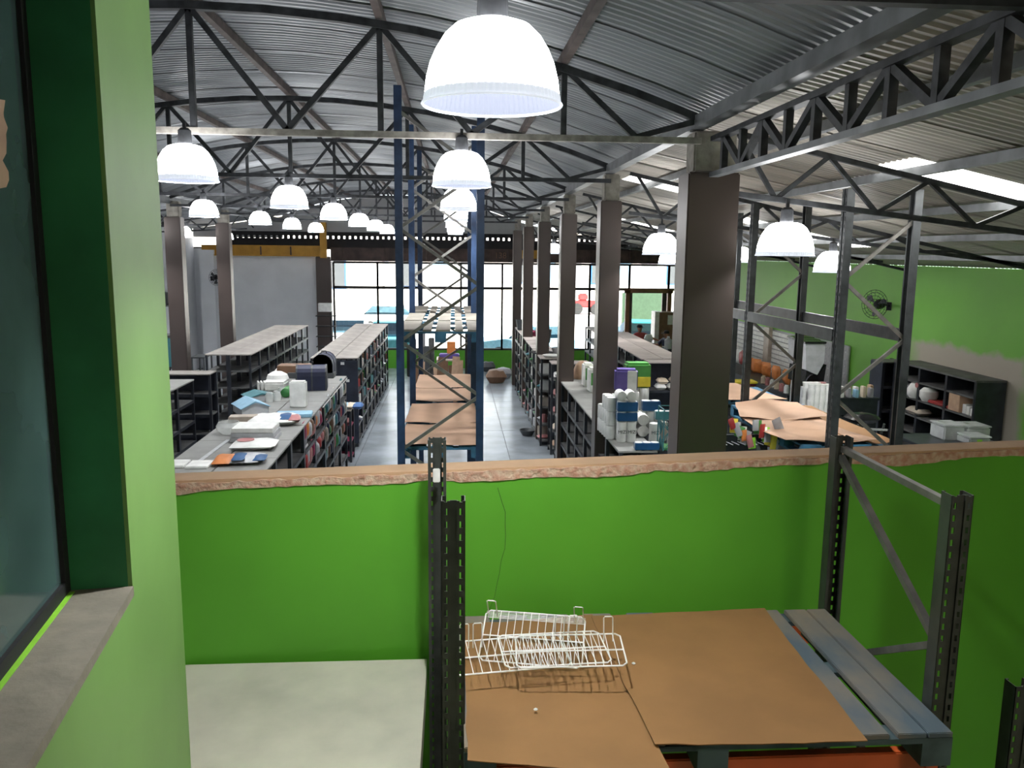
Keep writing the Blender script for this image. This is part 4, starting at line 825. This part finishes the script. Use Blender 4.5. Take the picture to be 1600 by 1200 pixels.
for i in range(7):
    for s in (-1, 1):
        g.tube([(-q+2*q*i/6, s*q, 0), (q-2*q*i/6, s*q, .34)], .004, 4); g.tube([(s*q, -q+2*q*i/6, 0), (s*q, q-2*q*i/6, .34)], .004, 4)
g.build('mesh_wires', 'teal', tb); g = MB()
for x in (-q, q):
    for y in (-q, q): g.tube([(x, y, 0), (x, y, .5)], .008)
g.build('corner_rods', 'teal', tb); MB().tube([(-q, -q, .5), (q, -q, .5), (q, q, .5), (-q, q, .5), (-q, -q, .5)], .007).build('rim', 'teal', tb); MB().cbox(-.13, .13, -.13, .13, 0, .03, .005).build('base', 'leaf', tb)
for k, (z, c) in enumerate(((.05, 'red'), (.2, 'white'), (.35, 'magenta'))): small('toy_pack', '%s small pack hanging beside the green basket' % CN.get(c, c), 'packet', MB().pillow(0, 0, 0, .1, .12, .05, k), c, (tb.location.x+.19, tb.location.y, 2.0+z), smooth=True)
for k in range(2): roll_pack('white roll pack holding up the green and yellow pack, %s' % ('front', 'rear')[k], 2.52, by0+.91+.15*k, 2.0, 'white', 2, 3, r=.07, hh=.18)
for k in range(2): roll_pack('white roll pack holding up the purple pack, %s' % ('front', 'rear')[k], 2.3, by0+.53+.14*k, 2.0, 'white', 2, 3, r=.07, hh=.181)
# things on the right aisle row top
for k, (px, py, c, h, r_) in enumerate(((812, 515, 'darkgrey', .3, .22), (828, 524, 'magenta', .12, .25), (843, 535, 'darkgrey', .34, .22), (841, 552, 'dark', .03, .3), (872, 553, 'silver', .14, .26), (857, 558, 'white', .05, .24))):
    lab = ('black plastic crate at the far end of the right aisle row', 'dark red round bed on the right aisle row', 'dark grey bucket on the right aisle row beside the pillars', 'flat black tray on the right aisle row', 'pale oval basin on the end shelf by the pillar', 'flat white tray on the end shelf by the pillar')[k]
    a = on(px, py); small(('crate', 'pet_bed', 'bucket', 'tray', 'basin', 'tray')[k], lab, ('crate', 'pet bed', 'bucket', 'tray', 'basin', 'tray')[k], MB().lathe([(r_*.8, 0), (r_, h), (r_*.93, h), (r_*.75, .02)], 18), c, (a[0]+.1, a[1], 2.001), smooth=True)
small('floor_bowl', 'dark bowl on the floor of the right aisle', 'bowl', MB().lathe([(.12, 0), (.2, .14), (.18, .14), (.1, .02)], 16), 'darkgrey', tuple(atz(824, 680, 0)), smooth=True)
# ---- far end of the middle aisle
def X(px, y): return aty(px, 500, y).x
t = table('work_table', 'grey table with a stacked top at the end of the middle aisle', 'table', X(682, 25), X(713, 25), 24.6, 25.4, 1.15, 'beige', False)
small('purple_box', 'purple and white carton on the aisle end table', 'box', MB().cbox(-.3, .3, -.15, .15, 0, .14, .02), 'purple', (X(702, 25), 25, 1.15)); small('sign_card', 'orange and white sign standing on the purple carton', 'sign', MB().cbox(-.13, .13, -.02, .02, 0, .36, .01), 'orange_bag', (X(705, 25), 25, 1.29))
for k, px in enumerate((652, 657, 683, 688, 694, 706, 712, 718)):
    a = X(px, 22); o = small('wood_board', 'reddish wooden board leaning at the aisle end, %s from the left' % ORD[k].replace('nearest', 'first'), 'board', MB().cbox(-.1, .1, -.015, .015, 0, 1.3+.12*(k % 3), .004), ('brown', 'tan')[k % 2], (a, 22.0+.05*k, .0), group='leaning boards'); o.rotation_euler = (-.12, .08*((k % 3)-1), 0)
for k, (px, y, s) in enumerate(((776, 27.5, .5), (788, 28.5, .42), (763, 30.2, .4), (747, 30.3, .32))):
    small('sack', '%s sack on the floor below the shop windows, %s' % (('brown', 'grey', 'grey', 'white')[k], ('nearest', 'second', 'third', 'smallest at the left')[k]), 'sack', MB().pillow(0, 0, 0, s*1.4, s, s*.9, k), ('brown', 'grey', 'darkgrey', 'white')[k], (X(px, y), y, .0), smooth=True, group='sacks by the windows')
for k, px in enumerate((640, 646, 660, 667, 674, 731)):
    small('black_bin', 'dark upright crate in the window end clutter, %s from the left' % ORD[k].replace('nearest', 'first'), 'crate', MB().cbox(-.1, .1, -.13, .13, 0, 1.1+.25*(k % 3), .02), ('dark', 'navy', 'grey', 'darkgrey', 'shelf_dust', 'dark')[k], (X(px, 29), 29-.3*(k % 2), 0), group='crates at the window end')
# ---- left zone
t = thing('wire_shelf', 'black wire magazine rack with papers beside the dark column', 'rack', (X(512, 29.6), 29.6, 0))
MB().box(.1, .14, -.05, .05, 0, 2.2).build('pole', 'dark', t)
for k in range(5): MB().box(-.4, .3, -.15, .15, .6+.36*k, .62+.36*k).build('shelf', 'dark', t)
small('paper_stack', 'stack of white paper on the black wire rack', 'papers', MB().cbox(-.3, .15, -.13, .13, 0, .3, .01), 'white', (X(512, 29.6), 29.6, 2.2))
table('low_table', 'small grey steel table against the white left wall', 'table', X(303, 24.5), X(325, 24.5), 24, 24.8, 1.3, 'darkgrey', False)
table('low_table', 'long pale low table left of the long island', 'table', -8.0, -6.3, 21.2, 22.0, .95, 'white', False)
t = thing('glass_cabinet', 'blue-grey glass tank on a black stand by the far left pillar', 'tank', (-7.15, 20.4, 0)); MB().cbox(-.5, .45, -.25, .25, 1.55, 2.25, .01).build('tank', 'teal', t); MB().cbox(-.53, .48, -.28, .28, 2.25, 2.3, .01).build('lid', 'darkgrey', t)
for x in (-.45, .4):
    for y in (-.2, .2): MB().box(x-.02, x+.02, y-.02, y+.02, 0, 1.55).build('leg', 'shelf_black', t)
MB().box(-.5, .45, -.25, .25, 1.5, 1.55).build('stand_top', 'shelf_black', t)
t = thing('wall_shelf', 'narrow dark wall shelf on the white left wall', 'shelf', (-9.2, 26.6, 2.55)); MB().box(-.1, .35, -.9, .9, 0, .04).build('board', 'darkgrey', t); MB().box(-.08, -.04, -.5, -.4, -.25, 0).build('bracket', 'darkgrey', t)
small('round_clock', 'grey round gadget on the white wall shelf', 'gadget', MB().lathe([(.18, -.05), (.2, 0), (.18, .05)], 18, (0, 0, .2), 'y'), 'darkgrey', (-8.98, 26.9, 2.59), smooth=True)
# ---- right far zone: cabinet, clutter, people
t = thing('tall_cabinet', 'brown cabinet with a sheet of white paper by the door', 'cabinet', (7.45, 29.4, 0), 0); MB().cbox(-.25, .75, -.3, .3, 0, 2.2, .01).build('body', 'brown', t); MB().cbox(-.42, -.26, -.3, .3, 0, 2.22, .01).build('side', 'white', t); MB().box(.05, .5, -.306, -.3, 1.75, 2.1).build('paper', 'white', t)
t.location = (X(1040, 30.2), 30.4, 0)
table('checkout_counter', 'dark checkout counter between the two people', 'counter', 7.0, 8.2, 26.6, 27.4, 1.25)
for k, (px, c, h) in enumerate(((1046, 'silver', .4), (1054, 'navy', .3), (1058, 'white', .45), (1063, 'white', .35), (1050, 'lightblue', .25))):
    small('counter_item', '%s bottle-shaped item on the checkout counter, %s' % (CN.get(c, c), ORD[k].replace('nearest', 'first')), 'bottle', MB().lathe([(.12, 0), (.13, h*.7), (.05, h*.85), (.05, h)], 12), c, (7.05+.22*k, 26.8, 1.25), smooth=True, group='things on the checkout counter')
def person(label, loc, rz, shirt, trousers, cap, arms, hgt=1.76, hairc='dark'):
    t = thing('person', label, 'person', loc, rz)   # faces local -y
    k = hgt/1.76
    J = {'pel': (0, 0, .95), 'ab': (0, 0, 1.1), 'ch': (0, -.01, 1.3), 'nk': (0, 0, 1.48), 'hd0': (0, -.01, 1.56), 'hd': (0, -.015, 1.66), 'hdt': (0, -.01, 1.73),
         'shl': (-.18, 0, 1.42), 'shr': (.18, 0, 1.42), 'hl': (-.09, 0, .9), 'hr': (.09, 0, .9), 'kl': (-.1, -.02, .5), 'kr': (.1, -.02, .5), 'al': (-.1, .02, .08), 'ar': (.1, .02, .08), 'tl': (-.1, -.14, .03), 'tr': (.1, -.14, .03)}
    J.update(arms); rad = {'pel': .15, 'ab': .14, 'ch': .155, 'nk': .058, 'hd0': .068, 'hd': .095, 'hdt': .07, 'shl': .075, 'shr': .075, 'hl': .09, 'hr': .09, 'kl': .06, 'kr': .06, 'al': .042, 'ar': .042, 'tl': .035, 'tr': .035, 'ell': .045, 'elr': .045, 'wl': .03, 'wr': .03, 'pl': .035, 'prr': .035}
    Eg = [('pel', 'ab'), ('ab', 'ch'), ('ch', 'nk'), ('nk', 'hd0'), ('hd0', 'hd'), ('hd', 'hdt'), ('ch', 'shl'), ('ch', 'shr'), ('pel', 'hl'), ('pel', 'hr'), ('hl', 'kl'), ('hr', 'kr'), ('kl', 'al'), ('kr', 'ar'), ('al', 'tl'), ('ar', 'tr'), ('shl', 'ell'), ('shr', 'elr'), ('ell', 'wl'), ('elr', 'wr'), ('wl', 'pl'), ('wr', 'prr')]
    for sd, w_, p_ in (('l', 'wl', 'pl'), ('r', 'wr', 'prr')):
        wv = Vector(J[w_]); pv = Vector(J[p_]); d_ = (pv-wv).normalized(); sdv = d_.cross(Vector((0, 0, 1)))
        sdv = sdv.normalized() if sdv.length > .05 else Vector((1, 0, 0))
        for f in range(5):
            off = (-.03, -.015, 0, .015, .04)[f]; n1 = 'f%s%da' % (sd, f); J[n1] = tuple(pv+sdv*off+d_*(.045 if f < 4 else .0)); rad[n1] = .009; n2 = n1[:-1]+'b'; J[n2] = tuple(Vector(J[n1])+d_*(.03+.006*(f % 3))+Vector((0, 0, -.012))); rad[n2] = .008
            Eg += [(p_, n1), (n1, n2)]
    names = list(J); me = bpy.data.meshes.new('body'); me.from_pydata([tuple(c*k for c in J[n]) for n in names], [(names.index(a), names.index(b)) for a, b in Eg], [])
    o = bpy.data.objects.new('body', me); C.objects.link(o); o.parent = t; me.materials.append(M['skin'])
    for mm in (shirt, trousers): me.materials.append(M[mm])
    sk = o.modifiers.new('skin', 'SKIN'); o.modifiers.new('sub', 'SUBSURF').levels = 1; o.modifiers['sub'].render_levels = 1
    for i, n in enumerate(names): r_ = rad[n]*k; me.skin_vertices[0].data[i].radius = (r_*(1.25 if n in ('ch', 'ab', 'pel') else 1), r_*(.8 if n in ('ch', 'ab', 'pel') else 1)) if 0 else (r_, r_)
    me.skin_vertices[0].data[0].use_root = True
    dg = bpy.context.evaluated_depsgraph_get(); ev = o.evaluated_get(dg); nm = bpy.data.meshes.new_from_object(ev); o.modifiers.clear(); o.data = nm
    nm.materials.clear(); nm.materials.append(M['skin'])
    for p_ in nm.polygons: p_.use_smooth = True
    # clothing shells: copies of the body faces pushed out a little
    def shell(name, test, mt, off):
        bm = bmesh.new(); bm.from_mesh(nm); bm.normal_update(); dl = [f for f in bm.faces if not test(f.calc_center_median()/k)]
        for v in bm.verts: v.co += v.normal*off
        bmesh.ops.delete(bm, geom=dl, context='FACES'); m2 = bpy.data.meshes.new(name); bm.to_mesh(m2); bm.free(); m2.materials.append(M[mt])
        for p_ in m2.polygons: p_.use_smooth = True
        oo = bpy.data.objects.new(name, m2); C.objects.link(oo); oo.parent = t
    el = Vector(J['ell']); er = Vector(J['elr'])
    shell('shirt', lambda c: .93 < c.z < 1.49 and (abs(c.x) < .23 or (c-el).length > .0 and ((c-Vector(J['shl'])).length < .24 or (c-Vector(J['shr'])).length < .24)) and not (c-Vector(J['wl'])).length < .15 and not (c-Vector(J['wr'])).length < .15, shirt, .012)
    shell('trousers', lambda c: .1 < c.z < .96 and abs(c.x) < .24 and (c.y > -.25), trousers, .012); shell('shoes', lambda c: c.z < .1, 'dark', .012)
    hz = 1.665*k
    MB().lathe([(.1*k, -.01), (.102*k, .03), (.09*k, .075), (.05*k, .1), (.01, .105)], 16, (0, .005, hz+.01)).build('cap' if cap else 'hair', hairc, t, True)
    if cap: MB().cbox(-.06, .06, -.19, -.08, hz+.01, hz+.025, .005).build('cap_peak', hairc, t)
    f = MB(); f.lathe([(.012, 0), (.014, .03), (.008, .045)], 8, (0, -.105*k, hz-.035)); f.build('nose', 'skin', t, True)
    for s in (-1, 1): MB().lathe([(.004, 0), (.011, .005), (.004, .01)], 8, (s*.032, -.098*k, hz-.005), 'y').build('eye', 'dark', t); MB().lathe([(.008, -.004), (.02, 0), (.008, .004)], 8, (s*.098*k, 0, hz-.02), 'x').build('ear', 'skin', t)
    MB().box(-.025, .025, -.098*k, -.09*k, hz-.062, hz-.055).build('mouth', 'pink', t)
    return t
person('person in a red shirt and dark cap reaching out an arm over the counter', (6.72, 29.6, 0), .35, 'shirt_red', 'navy', True, {'ell': (-.42, -.12, 1.25), 'wl': (-.35, -.35, 1.2), 'pl': (-.32, -.42, 1.2), 'elr': (.4, -.15, 1.3), 'wr': (.56, -.38, 1.22), 'prr': (.6, -.44, 1.22)}, 1.78)
person('person in a dark blue shirt and dark cap facing the red-shirted one', (7.45, 28.6, 0), -1.2, 'navy', 'darkgrey', True, {'ell': (-.3, -.18, 1.22), 'wl': (-.3, -.42, 1.25), 'pl': (-.28, -.5, 1.26), 'elr': (.3, -.15, 1.2), 'wr': (.2, -.38, 1.2), 'prr': (.15, -.45, 1.2)}, 1.66)
small('checkout_bag', 'white carrier bag between the two people', 'bag', MB().pillow(0, 0, 0, .3, .2, .3, 3), 'white', (6.78, 28.45, 1.256), smooth=True)
table('packing_table', 'low dark packing table under the white carrier bag', 'table', 6.62, 6.95, 28.3, 28.6, 1.255)
# ================================================================ OUTSIDE
st(MB().box(-60, 60, 31.3, 140, -.3, -.1).build('ground', 'concrete_out'))
def car(label, loc, rz, c, L=4.0):
    t = thing('car', label, 'car', loc, rz); h = .62
    body = [(-L/2, .3), (L/2, .3), (L/2+.03, .6), (L/2-.1, .8), (L/2-1.0, .92), (-L/2+.5, .95), (-L/2, .8)]
    MB().prism(body, -.85, .85).build('body', c, t); cab = [(L/2-1.15, .9), (L/2-1.75, 1.42), (-L/2+.9, 1.45), (-L/2+.35, .93)]
    MB().prism(cab, -.72, .72).build('cabin_glass', 'car_glass', t); MB().prism([(L/2-1.75, 1.4), (L/2-1.85, 1.46), (-L/2+1.0, 1.49), (-L/2+.88, 1.42)], -.74, .74).build('roof', c, t)
    for x in (-L/2+.75, L/2-.8):
        for y in (-.86, .7): w = MB().lathe([(.2, 0), (.3, .01), (.31, .08), (.3, .16), (.2, .17)], 18, (x, y, .3), 'y').build('wheel', 'rubber', t); MB().lathe([(.12, -.01), (.18, 0), (.18, .16), (.12, .18)], 12, (x, y, .3), 'y').build('hub', 'silver', w)
    for y in (-.7, .5): MB().cbox(L/2-.03, L/2+.04, y, y+.2, .6, .74, .01).build('headlight', 'white', t); MB().cbox(-L/2-.02, -L/2+.03, y, y+.2, .65, .8, .01).build('tail_light', 'red', t)
    return t
car('light blue parked car right outside the middle windows', (3.1, 34.6, -.1), PI+.02, 'lightblue', 4.1)
car('bright blue car parked nose-on outside the left windows', (-2.6, 36.2, -.1), PI/2, 'teal', 3.9)
car('white car parked beside the leftmost window', (-4.6, 37, -.1), -PI/2, 'white', 4.2)
car('white car across the street seen through the left windows', (-3.2, 47, -.1), 0, 'white', 4.2)
car('turquoise car outside the door', (9.0, 36.5, -.1), 0, 'turquoise', 4.2)
t = thing('tractor', 'small red machine parked far across the yard', 'vehicle', (9.6, 60, -.1)); MB().cbox(-.9, .9, -.5, .5, .5, 1.0, .1).build('body', 'red', t, True); MB().cbox(-.6, .1, -.4, .4, 1.0, 1.5, .1).build('cab', 'red', t, True)
for x in (-.7, .7):
    for y in (-.6, .45): MB().lathe([(.4, 0), (.42, .15)], 16, (x, y, .42), 'y').build('wheel', 'rubber', t)
st(MB().box(8.1, 10.2, 39.5, 39.8, -.1, 2.45).build('wall_yard', 'hedge'))
for nb, (x0, x1, y, hh_, c, lab) in enumerate(((-24, -5.5, 62, 6.5, 'facade', 'pale building across the street, leftmost'), (-5, 4, 66, 7, 'facade', 'pale building with a blue door across the street, middle'), (4.5, 24, 75, 6, 'facade', 'low pale building across the yard, rightmost'))):
    t = thing('building', lab, 'building', (0, y, -.1)); MB().box(x0, x1, 0, 6, 0, hh_).build('wall', c, t); MB().box(x0-.2, x1+.2, -.3, 6.2, hh_, hh_+.3).build('roof', 'beige', t)
    x = x0+1; k = 0
    while x < x1-2: w = MB().box(x, x+1.4, -.05, .05, 1.6, 3.9).build('window_frame', 'grey' if k % 3 else 'blue', t); MB().box(x+.1, x+1.3, -.07, -.04, 1.7, 3.8).build('pane', ('darkgrey', 'lightblue', 'grey')[k % 3], w); x += 2.3; k += 1
